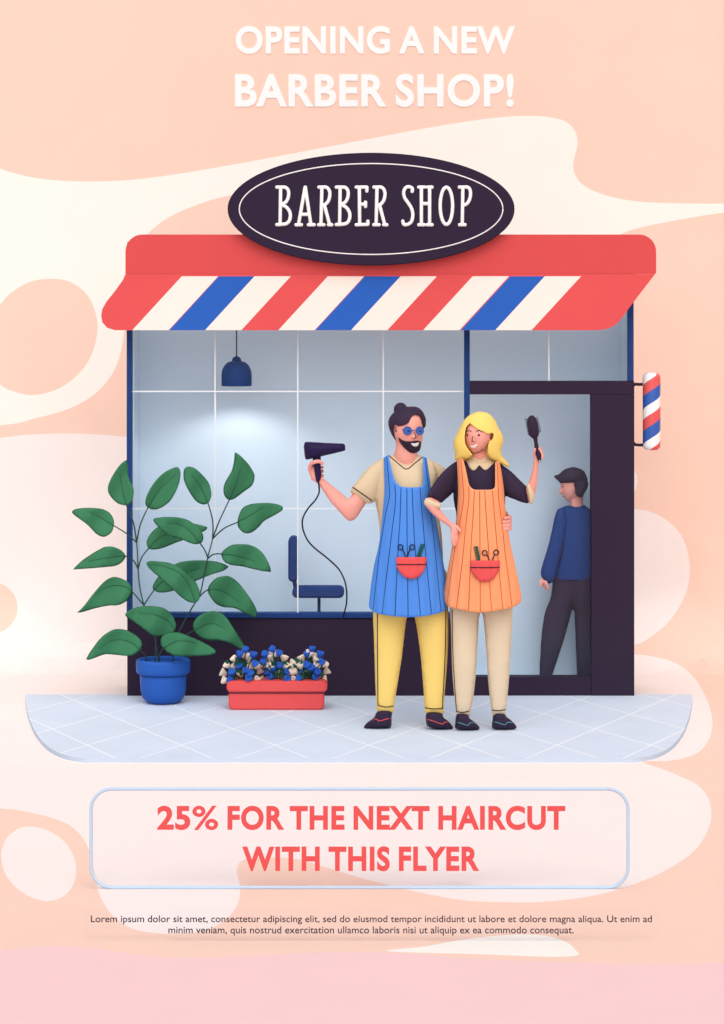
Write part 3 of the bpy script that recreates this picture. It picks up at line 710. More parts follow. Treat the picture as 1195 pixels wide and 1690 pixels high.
CRM = [(245, 198), (185, 250), (235, 265), (148, 315), (165, 380), (355, 172), (365, 200), (375, 245), (370, 275), (440, 255), (482, 250), (460, 300), (430, 372), (480, 370), (325, 155), (300, 325),
       (670, 192), (680, 255), (545, 170), (555, 195), (540, 250), (555, 270), (600, 150), (610, 325), (740, 230), (752, 250), (730, 372), (762, 370), (765, 305), (725, 310),
       (820, 192), (810, 258), (935, 170), (940, 195), (940, 255), (950, 275), (888, 150), (1020, 245), (1035, 300), (1005, 368), (868, 325)]
fx = lambda u: 340 + u / 5.196
fy_ = lambda v: 1050 + v / 5.196
bme = bmesh.new(); lathe(bme, [(0, -.018), (.004, -.0175), (.008, -.013), (.0125, -.005), (.0165, .004), (.0175, .010), (.0165, .0135), (.012, .0135), (.008, .009), (0, .006)], (0, 0), 14)
for v in bme.verts:
    a = math.atan2(v.co.y, v.co.x); k = 1 + .16 * math.cos(3 * a) * max(0, (v.co.z + .006) / .018); v.co.x *= k; v.co.y *= k
mb = bpy.data.meshes.new('bloom'); bme.to_mesh(mb)
mc = mb.copy(); mb.materials.append(BLOOMB); mc.materials.append(BLOOMC); bme.free()
roots = [320, 600, 880]; clumps = []
pts_all = [[] for _ in roots]
for k in range(3):
    for u, v in BL[k]: pts_all[k].append((u, v, 0))
for u, v in CRM: pts_all[min(range(3), key=lambda k: abs(roots[k] - u))].append((u, v, 1))
for k, r in enumerate(roots):
    bm = bmesh.new(); ends = []
    for (u, v, kind) in pts_all[k]:
        Y = t0 + .055 + random.uniform(-.035, .035) + (.03 if kind else -.02)
        e = P(fx(u), fy_(v), Y); b0 = P(fx(r + (u - r) * .35), 1128, t0 + .08)
        mid = (e + b0) / 2 + Vector(((b0.x - e.x) * .25, 0, .012))
        pl = cat_open([tuple(b0), tuple(mid), tuple(e)], 5)
        tube(bm, pl, .0026, 6); ends.append((e, (e - mid).normalized(), kind))
    for q in range(26):                              # small leaves between the stems
        b0 = P(fx(r + random.uniform(-115, 115)), fy_(random.uniform(230, 385)), t0 + random.uniform(.02, .12))
        dv = Vector((random.uniform(-1, 1), random.uniform(-.5, .3), random.uniform(.2, 1))).normalized(); sv = dv.cross(Vector((0, 1, .3))).normalized()
        ln = random.uniform(.03, .05); w_ = ln * .22
        vs = [bm.verts.new(b0), bm.verts.new(b0 + dv * ln * .45 + sv * w_), bm.verts.new(b0 + dv * ln), bm.verts.new(b0 + dv * ln * .45 - sv * w_)]
        bm.faces.new(vs)
    cl = link('flower_clump', bm, FSTEM, tr)
    for e, dr, kind in ends:
        o = bpy.data.objects.new('bloom', mc if kind else mb); COL.objects.link(o); o.parent = cl
        dd = (dr + Vector((random.uniform(-.5, .5), -.25, random.uniform(-.2, .5)))).normalized()
        o.rotation_mode = 'QUATERNION'; o.rotation_quaternion = dd.to_track_quat('Z', 'Y'); o.location = e
        s_ = random.uniform(1.08, 1.28); o.scale = (s_, s_, s_)
bm = bmesh.new(); pbox(bm, 381, 1127, 533, 1138, t0 + .01, .15, 0)
link('soil', bm, SOIL, tr)

# ================================================================== PEOPLE
def lerpY(x0, y0, x1, y1): return lambda x, y: y0 + (y1 - y0) * max(0, min(1, (x - x0) / (x1 - x0)))
def finger(bm, pts, r):                              # pts: (px, py, depth)
    tube(bm, cat_open([tuple(P(*p)) for p in pts], 5), [r, r * .95, r * .8], 10)
KM = 1 / 321.
def apron(name, outline, stripes, Yc, xc, half, Dm, par, cloth, thread, rthread):
    """cloth wrapped round the front of the body"""
    pl = []
    for p in outline: pl.append(p)
    pl = cat_closed(pl, 4)
    def fr(x, y):
        w = half(y); t = max(-1, min(1, (x - xc(y)) / w * .93))
        fold = .0045 * math.sin(x * .42) * max(0, min(1, (y - 840) / 150))
        return Yc - Dm(y) * math.sqrt(1 - t * t) + fold
    bm = bmesh.new(); shell(bm, pl, fr, lambda x, y: fr(x, y) + .006, 4.5, weld=False)
    for f in bm.faces: f.smooth = True
    for s_ in stripes:
        q = densify(cat_open(s_, 6), 4, False)
        tube(bm, [P(x, y, fr(x, y) - .0004) for x, y in q], rthread, 6, 1)
    return link(name, bm, [cloth, thread], par), fr
def pocket(outl, yl, x0, x1, fr, par):
    pl = cat_closed(outl, 5); f = Field(pl, 40); mx = math.sqrt(f.u.max())
    bm = bmesh.new()
    shell(bm, pl, lambda x, y: fr(x, y) - .010 - .012 * min(1, 2 * f(x, y) / mx), lambda x, y: fr(x, y) - .0015, 3, weld=False)
    for k in bm.faces: k.smooth = True
    o = link('pocket', bm, REDP if False else mat('red_cloth', 'EB5A5B', .85, .12, 260, .02), par)
    b2 = bmesh.new(); sk = Skin(o)
    line_on(b2, sk, [(x0, yl), ((x0 + x1) / 2, yl + .3), (x1, yl)], .0026)
    link('pocket_seam', b2, INK, o)
    return o
def scissors(rings, shafts, fr, label):
    (x1, y1), (x2, y2) = rings; Yp = fr((x1 + x2) / 2, y1) - .007
    t = thing('scissors', label, 'scissors', P((x1 + x2) / 2, y1 + 15, Yp), 'scissors tucked in apron pockets')
    for (cx, cy), (sa, sb) in zip(rings, shafts):
        rp = ell(cx, cy, 4.1, 4.1, 20); rp += [rp[0], rp[1]]
        bm = bmesh.new(); tube(bm, [P(x, y, fr(x, y) - .006) for x, y in rp], .0026, 8, cap=False)
        ex = (sb[0] + (sb[0] - sa[0]) * .9, sb[1] + (sb[1] - sa[1]) * .9)
        tube(bm, [P(x, y, fr(x, y) - .0055) for x, y in (sa, sb, ex)], .0027, 8)
        link('handle', bm, STEEL, t)
    return t
def comb(a, b, w, fr, side, label):
    t = thing('comb', label, 'comb', P(a[0], a[1], fr(*a)), 'combs tucked in apron pockets')
    dx, dy = b[0] - a[0], b[1] - a[1]; n = math.hypot(dx, dy); ux, uy = dx / n, dy / n; nx, ny = -uy * side, ux * side
    bm = bmesh.new(); sp_ = [(a[0] - nx * w * .5, a[1] - ny * w * .5), (b[0] - nx * w * .5, b[1] - ny * w * .5), (b[0] - nx * w * .1, b[1] - ny * w * .1), (a[0] - nx * w * .1, a[1] - ny * w * .1)]
    shell(bm, sp_, lambda x, y: fr(x, y) - .008, lambda x, y: fr(x, y) - .0035, None, weld=False); link('spine', bm, COMB, t)
    bm = bmesh.new(); k = 0
    while k < n:
        p = (a[0] + ux * k, a[1] + uy * k)
        q = [(p[0] - nx * w * .15, p[1] - ny * w * .15), (p[0] + ux * 1.7 - nx * w * .15, p[1] + uy * 1.7 - ny * w * .15), (p[0] + ux * 1.7 + nx * w * .5, p[1] + uy * 1.7 + ny * w * .5), (p[0] + nx * w * .5, p[1] + ny * w * .5)]
        shell(bm, q, lambda x, y: fr(x, y) - .0072, lambda x, y: fr(x, y) - .0042, None, weld=False); k += 3.1
    link('teeth', bm, COMB, t)
def shoe(outl, Y, lace, lm, par):
    bm = bmesh.new(); pl = cat_closed(outl, 4); f = Field(pl, 50)
    shell(bm, pl, lambda x, y: Y - min(.048, f(x, y) * KM * 1.2), lambda x, y: Y + min(.048, f(x, y) * KM * 1.2), 2.5)
    me = fuse(bm, .004, 2); o = link('shoe', me, mat('dark_leather', '352B40', .4, .04, 150, .03), par)
    b2 = bmesh.new(); line_on(b2, Skin(o), lace, .0024, n=2); link('lace', b2, lm, o)
    return o

# ---------------------------------------------------------------- bearded man
YM = -1.17
man = thing('person', 'bearded man with a hair bun in a blue striped apron, holding a hair dryer', 'person', P(675, 1203, YM))
armY = lerpY(515, -1.31, 615, -1.17)
bm = bmesh.new()
head = [(655, 729), (648, 716), (645.5, 700), (649, 685), (660, 676), (675, 673), (688, 675), (697, 685), (699.5, 700), (698.5, 712), (697.5, 722), (696, 733), (692, 742), (685, 746.5), (677, 745), (667, 739), (660, 733)]
puff(bm, head, -1.19, .95, 3)
puff(bm, [(655, 720), (653, 738), (650, 754), (650, 766), (662, 775), (682, 772), (690, 763), (690, 752), (687, 742), (682, 728)], -1.175, .72, 3)
puff(bm, [(630, 765), (652, 756), (690, 756), (712, 765), (718, 800), (715, 870), (722, 940), (728, 1000), (705, 1030), (680, 1015), (655, 1030), (628, 1000), (632, 940), (632, 870), (628, 800)], YM, .42, 6)
arm = [(521, 776), (529, 782), (533, 788), (551, 803), (568, 817), (575, 823), (581, 815), (590, 800), (606, 788), (622, 800), (617, 820), (603, 833), (592, 850), (585, 858), (577, 860), (570, 856), (560, 845), (544, 827), (528, 803), (515, 790)]
puff(bm, arm, armY, .62, 3)
# hand closed on the dryer handle
puff(bm, [(519, 760), (512.5, 763), (509, 769), (508.5, 777), (512, 786), (519, 794), (527, 797), (531, 789), (528, 776), (526, 764)], -1.290, .6, 2)
finger(bm, [(511, 775, -1.30), (513, 766, -1.328), (520, 762.3, -1.352), (527, 761.5, -1.352), (532.5, 765.5, -1.338)], .0115)
for yy, xx in ((771, 533.5), (777.5, 534), (784, 534), (790, 532.5)):
    finger(bm, [(515, yy + 1, -1.285), (524, yy - 1, -1.272), (531, yy, -1.285), (xx, yy + .5, -1.308)], .0082)
# legs inside the trousers
for l in ([(625, 960), (680, 960), (668, 1020), (652, 1115), (643, 1168), (630, 1168), (629, 1145), (626, 1030)], [(680, 960), (730, 960), (730, 1010), (726, 1100), (724, 1172), (710, 1172), (708, 1140), (694, 1050)]):
    puff(bm, l, YM, .5, 6)
# arm behind the woman, hand round her waist
tube(bm, cat_open([tuple(P(*p)) for p in [(716, 782, -1.12), (738, 794, -1.06), (768, 812, -1.03), (800, 838, -1.04), (826, 858, -1.09)]], 6), [.045, .042, .036, .034, .026], 14)
puff(bm, [(822, 850), (833, 847), (841, 853), (844.5, 861), (843, 870), (838, 876), (826, 874)], lerpY(824, -1.12, 842, -1.2), .6, 2)
for a, tip in ((852.5, 833), (859, 830), (865.5, 829), (872, 829.5)):
    finger(bm, [(838, a, -1.17), (842.5, a + .5, -1.22), (839.5, a + 1.5, -1.28), (tip, a + 2.5, -1.318)], .0088)
finger(bm, [(834, 850, -1.15), (836, 846.5, -1.19), (833, 845, -1.235)], .0092)
# nose, ear
ball(bm, P(685.5, 717.5, -1.272), (.0105, .016, .019)); ball(bm, P(683.8, 722, -1.277), (.0125, .012, .0095))
ball(bm, P(653.2, 707.5, -1.222), (.011, .016, .021))
body = link('body', fuse(bm, .0042, 4), SKIN, man)
sk = Skin(body)
# hair
hairf = [(654.5, 728), (654.5, 728), (647, 718), (642, 706), (641, 695), (645, 686), (652, 679), (662, 673), (675, 671), (687, 671.5), (696, 677), (702, 688), (703, 697), (701, 705), (699, 706.5), (697, 695), (693, 687), (687, 684.5), (681, 686), (677, 692), (674, 698), (666, 702), (657, 703.5), (653.5, 700.5), (650.5, 702), (649, 708), (651, 718)]
full = cat_closed([(655, 728), (647, 718), (642, 706), (641, 695), (645, 686), (652, 679), (662, 673), (675, 671), (687, 671.5), (696, 677), (702, 688), (703, 697), (701, 706), (690, 712), (670, 728)])
def hair_mesh(front, full, sk, yc, t, deep, kf=1.):
    pl = cat_closed(front, 4); ff = Field(pl, 70); fb = Field(full, 70); k = .95 * KM
    bm = bmesh.new()
    def fr(x, y):
        s_ = sk.Y(x, y); base = yc - fb(x, y) * k * kf
        s_ = base if s_ is None else min(s_, base)
        return s_ - t * min(1, ff(x, y) / 5.)
    shell(bm, pl, fr, lambda x, y: yc + .01, 2.5, weld=False)
    shell(bm, full, lambda x, y: yc + .004, lambda x, y: yc + .012 + fb(x, y) * k * deep, 3.5, weld=False)
    return bm
bm = hair_mesh(hairf, full, sk, -1.19, .012, 1.12)
ball(bm, P(661, 676, -1.19), (px2m(11.3, -1.19), px2m(11, -1.19), px2m(11.8, -1.19)), 24)
link('hair', fuse(bm, .0035, 2), HAIRD, man)
bm = bmesh.new()
patch_on(bm, sk, [(656.8, 720), (656.8, 720), (661, 724), (667, 727.5), (674, 728.5), (682, 728), (688, 727), (694, 728), (695.5, 731), (695, 737), (693, 743), (689, 746.5), (683, 748), (676, 746.5), (668, 740), (661, 732), (658, 726)], .001, .009, 2)
link('beard', fuse(bm, .0032, 2), HAIRD, man)
bm = bmesh.new(); skb = Skin(body, bpy.data.objects['beard'])
patch_on(bm, skb, [(678.5, 731.5), (678.5, 731.5), (685, 731.8), (691.5, 730), (691.5, 730), (690.5, 734.5), (687, 737), (683, 736.5), (680, 734.5)], .001, .003, 1.5); link('teeth', bm, WHITE, man, True)
gl = thing('glasses', 'round blue tinted glasses on the bearded man', 'glasses', P(683, 711, -1.28))
gy = min(sk.near(672.7, 711), sk.near(693, 711), sk.near(683, 713)) - .004
for cx, rx in ((672.7, 6.8), (693, 6.3)):
    bm = bmesh.new(); slab(bm, ell(cx, 711, rx, 6.8, 32), gy, gy + .003); link('lens', bm, LENS, gl)
bm = bmesh.new()
for cx, rx in ((672.7, 6.8), (693, 6.3)):
    rp = ell(cx, 711, rx, 6.8, 32); rp.append(rp[0]); tube(bm, [P(x, y, gy) for x, y in rp], .0018, 6, cap=False)
tube(bm, [P(679, 710.5, gy - .001), P(687, 710.5, gy - .001)], .0022, 8); tube(bm, [P(666, 709.5, gy), P(655, 707, gy + .05)], .0018, 8)
link('rims', bm, mat('blue_rims', '3A5AA8', .4), gl)
bm = bmesh.new()
for cx in (674.5, 693.5):
    bm = bmesh.new(); ball(bm, P(cx, 711.3, gy - .001), (.0045, .002, .0052), 12); link('pupil', bm, mat('lens_dark', '1E3468', .3), gl)
bm = bmesh.new(); line_on(bm, sk, [(684, 713), (685.5, 718), (686.6, 722), (682.5, 723.3)], .0024, .002); link('nose_line', bm, INK, man)
bm = bmesh.new(); line_on(bm, sk, [(654.5, 706.5), (652.5, 705.5), (651.8, 710), (654, 713), (654.5, 709.5), (653, 709.5)], .0016); link('ear_line', bm, INK, man)
# shirt
bm = bmesh.new()
puff(bm, [(648, 751.5), (636, 755), (622, 762), (617, 790), (619, 826), (623.5, 850), (626.5, 880), (626, 940), (630, 985), (725, 985), (731, 930), (729, 880), (724, 850), (720, 815), (722, 780), (712, 760), (700, 755), (690, 750.5), (686.5, 751), (686.5, 751), (679, 760), (671, 765), (662, 759.5), (652.5, 752)], YM, .60, 4)
puff(bm, [(652, 752), (630, 757), (612, 768), (600, 780), (590, 793), (581, 804), (577.5, 812), (577.5, 812), (590, 821), (604, 831), (604, 831), (612, 831), (620, 826), (637, 800), (655, 775)], lerpY(578, -1.232, 650, -1.17), .66, 3)
puff(bm, [(690, 752), (712, 760), (730, 769), (744, 785), (748, 803), (735, 812), (718, 815), (700, 790)], lerpY(690, -1.17, 745, -1.09), .6, 4)
shirt = link('shirt', fuse(bm, .0045, 3), BEIGE, man); sk2 = Skin(shirt)
bm = bmesh.new(); line_on(bm, sk2, [(641, 751.5), (652, 760.5), (662, 769), (667, 773), (671, 774), (676, 772), (684, 765), (698, 754.5)], .0028); link('neck_seam', bm, INK, shirt)
bm = bmesh.new(); line_on(bm, sk2, [(582, 804), (598, 815), (613.5, 826)], .0028); link('cuff_seam', bm, INK, shirt)
# trousers
bm = bmesh.new()
puff(bm, [(622, 940), (680, 935), (684, 990), (678, 1012), (671, 1022), (664, 1080), (658, 1119), (651.6, 1159), (649.8, 1176), (649.8, 1176), (622.5, 1175.5), (622.5, 1175.5), (620, 1148), (617, 1050), (615.8, 1010)], YM, .62, 4)
puff(bm, [(676, 935), (735, 940), (740, 1006), (739, 1080), (733.6, 1151), (731.8, 1181), (731.8, 1181), (701, 1179.5), (701, 1179.5), (699.4, 1148), (694, 1082), (685, 1022), (678, 1008)], YM - .005, .62, 4)
trs = link('trousers', fuse(bm, .0045, 3), YELLOW, man); sk3 = Skin(trs)
bm = bmesh.new()
for s_ in ([(623, 1010), (623, 1060), (624, 1164)], [(624, 1164), (637, 1167), (649, 1165)], [(735.8, 1005), (734.5, 1080), (730, 1168)], [(702, 1168), (715, 1170), (731, 1169)]): line_on(bm, sk3, s_, .0028)
link('trouser_seam', bm, INK, trs)
shoe([(625, 1172), (646, 1172), (646.5, 1185), (646, 1198), (640, 1201.5), (604, 1202.5), (600.5, 1199), (607, 1191.5), (617, 1184.5)], floorY(1202), [(617, 1187), (622, 1187), (625.5, 1190), (635, 1187.5), (645, 1185)], mat('red_thread', 'E05A60', .8), man)
shoe([(704.5, 1176), (727.5, 1176), (732, 1184), (740, 1190), (747.5, 1199), (747, 1203.5), (735, 1204), (721, 1203), (708, 1200), (703.5, 1195)], floorY(1203.5), [(704.5, 1187), (715, 1190), (730, 1195), (733, 1192.5), (740, 1191.5)], MATS['red_thread'], man)
# apron
xc = lambda y: 669 + (y - 750) * .02
half = lambda y: float(np.interp(y, [750, 800, 850, 900, 950, 1020], [40, 42, 48, 55, 64, 68]))
Dm = lambda y: float(np.interp(y, [750, 780, 820, 900, 1000], [.135, .16, .178, .185, .18]))
ap, fr = apron('apron', [(633, 755.5), (633, 755.5), (637, 753), (641, 751), (641, 751), (644, 763), (648, 782), (653, 795), (660, 802), (668, 804), (680, 804.3), (690, 804), (696.5, 802), (698.5, 795), (698.3, 775), (697.7, 753), (697.7, 753), (704.5, 755.5), (704.5, 755.5), (708, 780), (711, 800), (715, 830), (720, 857), (724, 880), (728, 905), (732, 930), (736, 955), (738, 985), (737, 1005), (732, 1009), (720, 1013), (700, 1017), (675, 1018.5), (650, 1017), (625, 1013), (613, 1007), (609, 1000), (610, 985), (613, 960), (618, 930), (625, 900), (629, 870), (632, 840), (634.5, 810), (634, 780)],
 [[(638.5, 755), (641, 785), (643, 812), (642, 824), (637, 845), (631, 882), (626, 915), (616, 1005)], [(651.5, 800), (653, 820), (651, 845), (644, 900), (631, 1012)], [(662, 805), (660, 860), (657, 905), (652, 1015)], [(671.5, 806), (672, 905), (673.5, 1016)], [(680, 806), (683, 870), (685, 905), (694, 1015)], [(693, 805), (699.5, 880), (701.6, 905), (712, 1012)], [(701.5, 757), (705, 785), (708, 815), (711, 845), (717, 900), (728, 1008)]],
 YM, xc, half, Dm, man, APBLUE, STRBLUE, .0021)
pocket([(654, 919.5), (654, 919.5), (704, 919.5), (704, 919.5), (703.5, 930), (700, 941), (692, 951), (679, 955.5), (666, 951), (657.5, 941), (654, 930)], 931.5, 655, 703.5, fr, ap)
scissors([(661, 903), (680.4, 903)], [((664.5, 906), (669.5, 918.7)), ((676.5, 906.5), (672, 918.7))], fr, "scissors with two ring handles in the blue apron's pocket")
comb((689, 926), (698, 899), 7, fr, 1, "small green comb in the blue apron's red pocket")
# hair dryer
hd = thing('hair_dryer', 'dark hair dryer with a long trailing cord held up by the bearded man', 'hair dryer', P(524, 796, -1.33))
bm = bmesh.new(); pl = cat_closed([(501, 738), (501, 738), (502.5, 731), (507, 729), (540, 730.8), (566, 732), (569.5, 735), (570, 741), (567, 744.5), (530, 753.5), (507, 758.7), (503.5, 756)], 5); fd = Field(pl)
shell(bm, pl, lambda x, y: -1.325 - min(.045, fd(x, y) * KM * .8), lambda x, y: -1.325 + min(.045, fd(x, y) * KM * .8), 2.5); link('housing', fuse(bm, .003, 2), DARKPLASTIC, hd)
bm = bmesh.new(); puff(bm, [(516, 750), (528.5, 748), (529.5, 768), (530.5, 785), (528.5, 793), (524.5, 796.5), (521.5, 793.5), (518.5, 776)], -1.322, .62, 2); link('handle', fuse(bm, .003, 2), DARKPLASTIC, hd)
cp = [(525.5, 795), (526.8, 806), (526, 815), (520, 826), (511, 836), (503, 848), (499, 860), (500.5, 875), (508, 892), (520, 905), (540, 921), (558, 938), (568, 956), (572, 975), (572, 995), (568, 1012), (566.5, 1020)]
pl = cat_open(cp, 8); n = len(pl)
bm = bmesh.new(); tube(bm, [P(x, y, -1.322 + 1.29 * (i / (n - 1)) ** 1.6) for i, (x, y) in enumerate(pl)], .0042, 8); link('cord', bm, INK, hd)

# ---------------------------------------------------------------- blonde woman
YW = -1.21
wo = thing('person', 'blonde woman in an orange striped apron holding up a hairbrush, one hand on her hip', 'person', P(798, 1204, YW))
lay = lerpY(703, -1.375, 752, -1.23)
def lArmY(x, y):
    if y < 832: return -1.21 - .165 * max(0, min(1, (754 - x) / 52))
    return -1.375 + .045 * max(0, min(1, (x - 703) / 48))
rArmY = lambda x, y: -1.22 - .09 * max(0, min(1, (830 - y) / 80)) if x > 866 else -1.21 - .02 * max(0, min(1, (x - 825) / 45))
bm = bmesh.new()
puff(bm, [(775, 695), (769, 704), (766.5, 717), (767, 730), (770.5, 738), (776, 745.5), (781, 749), (788, 749), (797, 745), (806, 737), (814, 727), (817, 712), (812, 695), (800, 686), (786, 687)], -1.235, .95, 3)
puff(bm, [(780, 735), (778, 748), (776, 757), (785, 768), (800, 768), (809, 757), (805, 748), (804.5, 735)], -1.21, .7, 3)
puff(bm, [(758, 764), (778, 758), (806, 758), (824, 764), (829, 790), (827, 850), (838, 930), (842, 990), (825, 1020), (795, 1008), (765, 1020), (748, 990), (752, 930), (760, 850), (757, 790)], YW, .42, 6)
puff(bm, [(701, 826), (702, 834), (706, 840), (712, 847), (727, 860.5), (742.5, 871), (744.5, 880), (752, 884), (757, 876), (752, 867), (744, 860), (733, 848), (726, 838), (727, 825), (712, 818)], lArmY, .62, 3)
# hand on the hip
puff(bm, [(742.5, 868), (745, 864), (753, 866), (757.5, 872), (756, 882), (751, 888), (746, 886), (743.5, 878)], -1.335, .55, 2)
for k, (xa, xb, yb) in enumerate(((746, 746.5, 898), (748.8, 749.5, 901), (751.5, 752.3, 900), (754.2, 755, 895))):
    finger(bm, [(xa, 878, -1.335 + .004 * k), (xa + .3, 888, -1.345 + .004 * k), (xb, yb, -1.335 + .006 * k)], .0078)
finger(bm, [(752, 868, -1.34), (757, 872, -1.352), (759.5, 877, -1.357)], .0085)
# raised arm
puff(bm, [(868, 806), (872, 797), (876, 785), (878.5, 773), (880, 762), (882, 752), (889, 752), (889, 764), (888.5, 780), (887, 795), (885, 808), (881, 822), (872, 824)], rArmY, .66, 3)
puff(bm, [(845, 790), (862, 800), (872, 806), (880, 822), (872, 829), (860, 826), (840, 815)], -1.22, .6, 4)
puff(bm, [(882, 742), (888, 738), (893, 741), (895.5, 749), (893, 758), (889, 765), (882.5, 763), (881, 752)], -1.293, .5, 2)
for a, tx, in ((739.5, 890.8), (744.5, 893.8), (749.5, 895.8), (754.5, 895.8)):
    finger(bm, [(886, a + 1, -1.290), (891.5, a, -1.288), (tx, a + .5, -1.308), (tx - 1.2, a + 1.5, -1.334)], .0078)
finger(bm, [(884, 756, -1.30), (881.8, 748, -1.318), (883.2, 741, -1.338)], .0085)
for l in ([(752, 960), (798, 960), (784, 1020), (778, 1110), (769, 1174), (759, 1174), (757, 1150), (752, 1030)], [(796, 960), (838, 960), (838, 1010), (832, 1110), (828, 1173), (818, 1173), (813, 1130), (806, 1050)]):
    puff(bm, l, YW, .5, 6)
ball(bm, P(780.2, 722, -1.322), (.0095, .015, .017)); ball(bm, P(780.8, 726.5, -1.327), (.0115, .011, .0085))
ball(bm, P(810.8, 720.5, -1.270), (.011, .016, .019))
wb = link('body', fuse(bm, .0042, 4), SKIN, wo); sk = Skin(wb)
hairf = [(752, 760), (752, 760), (751, 748.7), (749, 738.7), (748.5, 728.6), (753.5, 717), (760, 703.5), (766, 693.5), (775, 685), (787, 680), (795, 679.5), (807, 683), (817, 693.5), (823, 707), (829, 717), (831, 727), (829, 736), (827, 744), (829, 753), (834, 759), (839, 765.4), (842, 771.5), (842, 771.5), (835, 769.6), (829, 766), (822, 763), (812, 757), (806, 751), (805, 741), (806, 734), (808.5, 727), (811, 727.5), (814, 722), (814.5, 716.5), (811.5, 714.5), (806, 716), (800, 713.5), (792, 710), (783, 705), (776, 698.5), (776, 698.5), (771, 703), (768, 711), (767, 722), (768, 732), (771, 738.5), (776.5, 746), (779, 751), (772, 756), (762, 759.5)]
full = cat_closed([(752, 760), (751, 748.7), (749, 738.7), (748.5, 728.6), (753.5, 717), (760, 703.5), (766, 693.5), (775, 685), (787, 680), (795, 679.5), (807, 683), (817, 693.5), (823, 707), (829, 717), (831, 727), (829, 736), (827, 744), (829, 753), (834, 759), (841, 770), (825, 766), (800, 764), (770, 763)])
bm = hair_mesh(hairf, full, sk, -1.235, .008, .62, .70)
link('hair', fuse(bm, .0035, 2), BLOND, wo)
bm = bmesh.new()
for cx in (771.9, 790.4):
    bm = bmesh.new(); ball(bm, P(cx, 718, sk.near(cx, 718) + .001), (.0058, .004, .0062), 14); link('eye', bm, INK, wo)
for nm, l, r in (('eyebrow', [(769, 713), (772, 711.2), (775, 710.9), (778, 711.8)], .0019), ('eyebrow', [(786, 712.2), (789.5, 710.6), (793, 710.9), (796, 713)], .0019), ('nose_line', [(780.3, 719.5), (780, 724), (779.3, 728), (782.3, 728.6)], .0019), ('chin_line', [(776.3, 745.2), (780, 747.6), (785, 747.8), (791, 745.7), (797.5, 741.3)], .0021), ('ear_line', [(812.3, 716.5), (810, 717.5), (809, 723), (810.5, 724), (811.5, 719)], .002)):
    bm = bmesh.new(); line_on(bm, sk, l, r, .0014); link(nm, bm, INK, wo)
bm = bmesh.new(); patch_on(bm, sk, [(775.5, 735.5), (775.5, 735.5), (782, 735.2), (788, 733.2), (788, 733.2), (786.5, 737), (783, 739.3), (779, 739), (776.5, 737.2)], .001, .003, 1.5); link('teeth', bm, WHITE, wo, True)
# top with collar and cuffs
bm = bmesh.new()
puff(bm, [(766, 759), (757, 764), (752, 790), (748, 815), (750, 835), (752.5, 846), (753, 870), (750, 930), (752, 975), (842, 975), (840, 930), (834, 870), (834, 830), (834, 790), (828, 765), (818, 759), (806, 756), (792, 760), (778, 756)], YW, .56, 4)
puff(bm, [(760, 758), (754, 760.5), (743.6, 767), (729.4, 780), (715, 799), (703.5, 820), (703.5, 820), (716, 826), (728.7, 831), (728.7, 831), (736, 824), (744, 817), (758, 800), (768, 775)], lArmY, .66, 3)
puff(bm, [(815, 758), (829, 767), (844, 778), (857, 791), (868.5, 802), (868.5, 802), (872, 816), (873.8, 831.5), (873.8, 831.5), (864, 830), (850.5, 825), (832, 815.5), (822, 790)], lambda x, y: -1.21 - .02 * max(0, min(1, (x - 825) / 45)), .66, 3)
top = link('top', fuse(bm, .0045, 3), DARKCLOTH, wo)
bm = bmesh.new()
puff(bm, [(703, 821), (703, 821), (729, 831.5), (729, 831.5), (726.8, 840), (726.8, 840), (715, 838.5), (703.5, 836.5), (703.5, 836.5), (699.8, 832), (699.8, 827)], -1.375, .74, 2)
link('cuff', fuse(bm, .0035, 2), BEIGE, wo)
bm = bmesh.new()
puff(bm, [(868, 801.5), (868, 801.5), (872, 796), (872, 796), (878, 804), (883, 818.5), (883, 818.5), (879.5, 832), (879.5, 832), (874, 832), (874, 832)], lambda x, y: -1.262, 1.1, 2)
link('cuff', fuse(bm, .0035, 2), BEIGE, wo)
skt = Skin(top, wb)
bm = bmesh.new()
patch_on(bm, skt, [(764, 757), (764, 757), (770, 762.5), (774, 770), (778, 775.5), (783.6, 776), (788, 771.5), (791, 767), (791, 767), (795, 772), (800, 776), (804, 775), (812, 767.5), (820, 759.5), (820, 759.5), (812, 755), (805, 751.5), (805, 751.5), (799, 756), (792, 758.5), (785, 756), (778.5, 751.5), (778.5, 751.5), (771, 754)], .003, .006, 2.5)
link('collar', fuse(bm, .0032, 2), BEIGE, wo)
# trousers
bm = bmesh.new()
puff(bm, [(746, 940), (796, 935), (796, 1000), (791, 1020), (788, 1070), (786, 1108), (782, 1148), (777.7, 1171), (775.5, 1182.5), (775.5, 1182.5), (753.5, 1182.5), (753.5, 1182.5), (750.7, 1159), (746.4, 1111), (744, 1040), (742, 1000)], YW, .62, 4)
puff(bm, [(792, 935), (842, 940), (846, 1006), (844, 1057), (840, 1125), (835.5, 1171), (834.6, 1181), (834.6, 1181), (811.8, 1181.5), (811.8, 1181.5), (806, 1131), (802, 1071), (797.5, 1020), (792, 1000)], YW, .62, 4)
trs = link('trousers', fuse(bm, .0045, 3), BEIGETR, wo); sk3 = Skin(trs)
bm = bmesh.new()
for s_ in ([(746.4, 1007), (748, 1085), (753.5, 1174)], [(753.3, 1174), (763.5, 1175.7), (774, 1173.6)], [(812.4, 1171.8), (822, 1173), (834, 1171)]): line_on(bm, sk3, s_, .0027)
link('trouser_seam', bm, INK, trs)
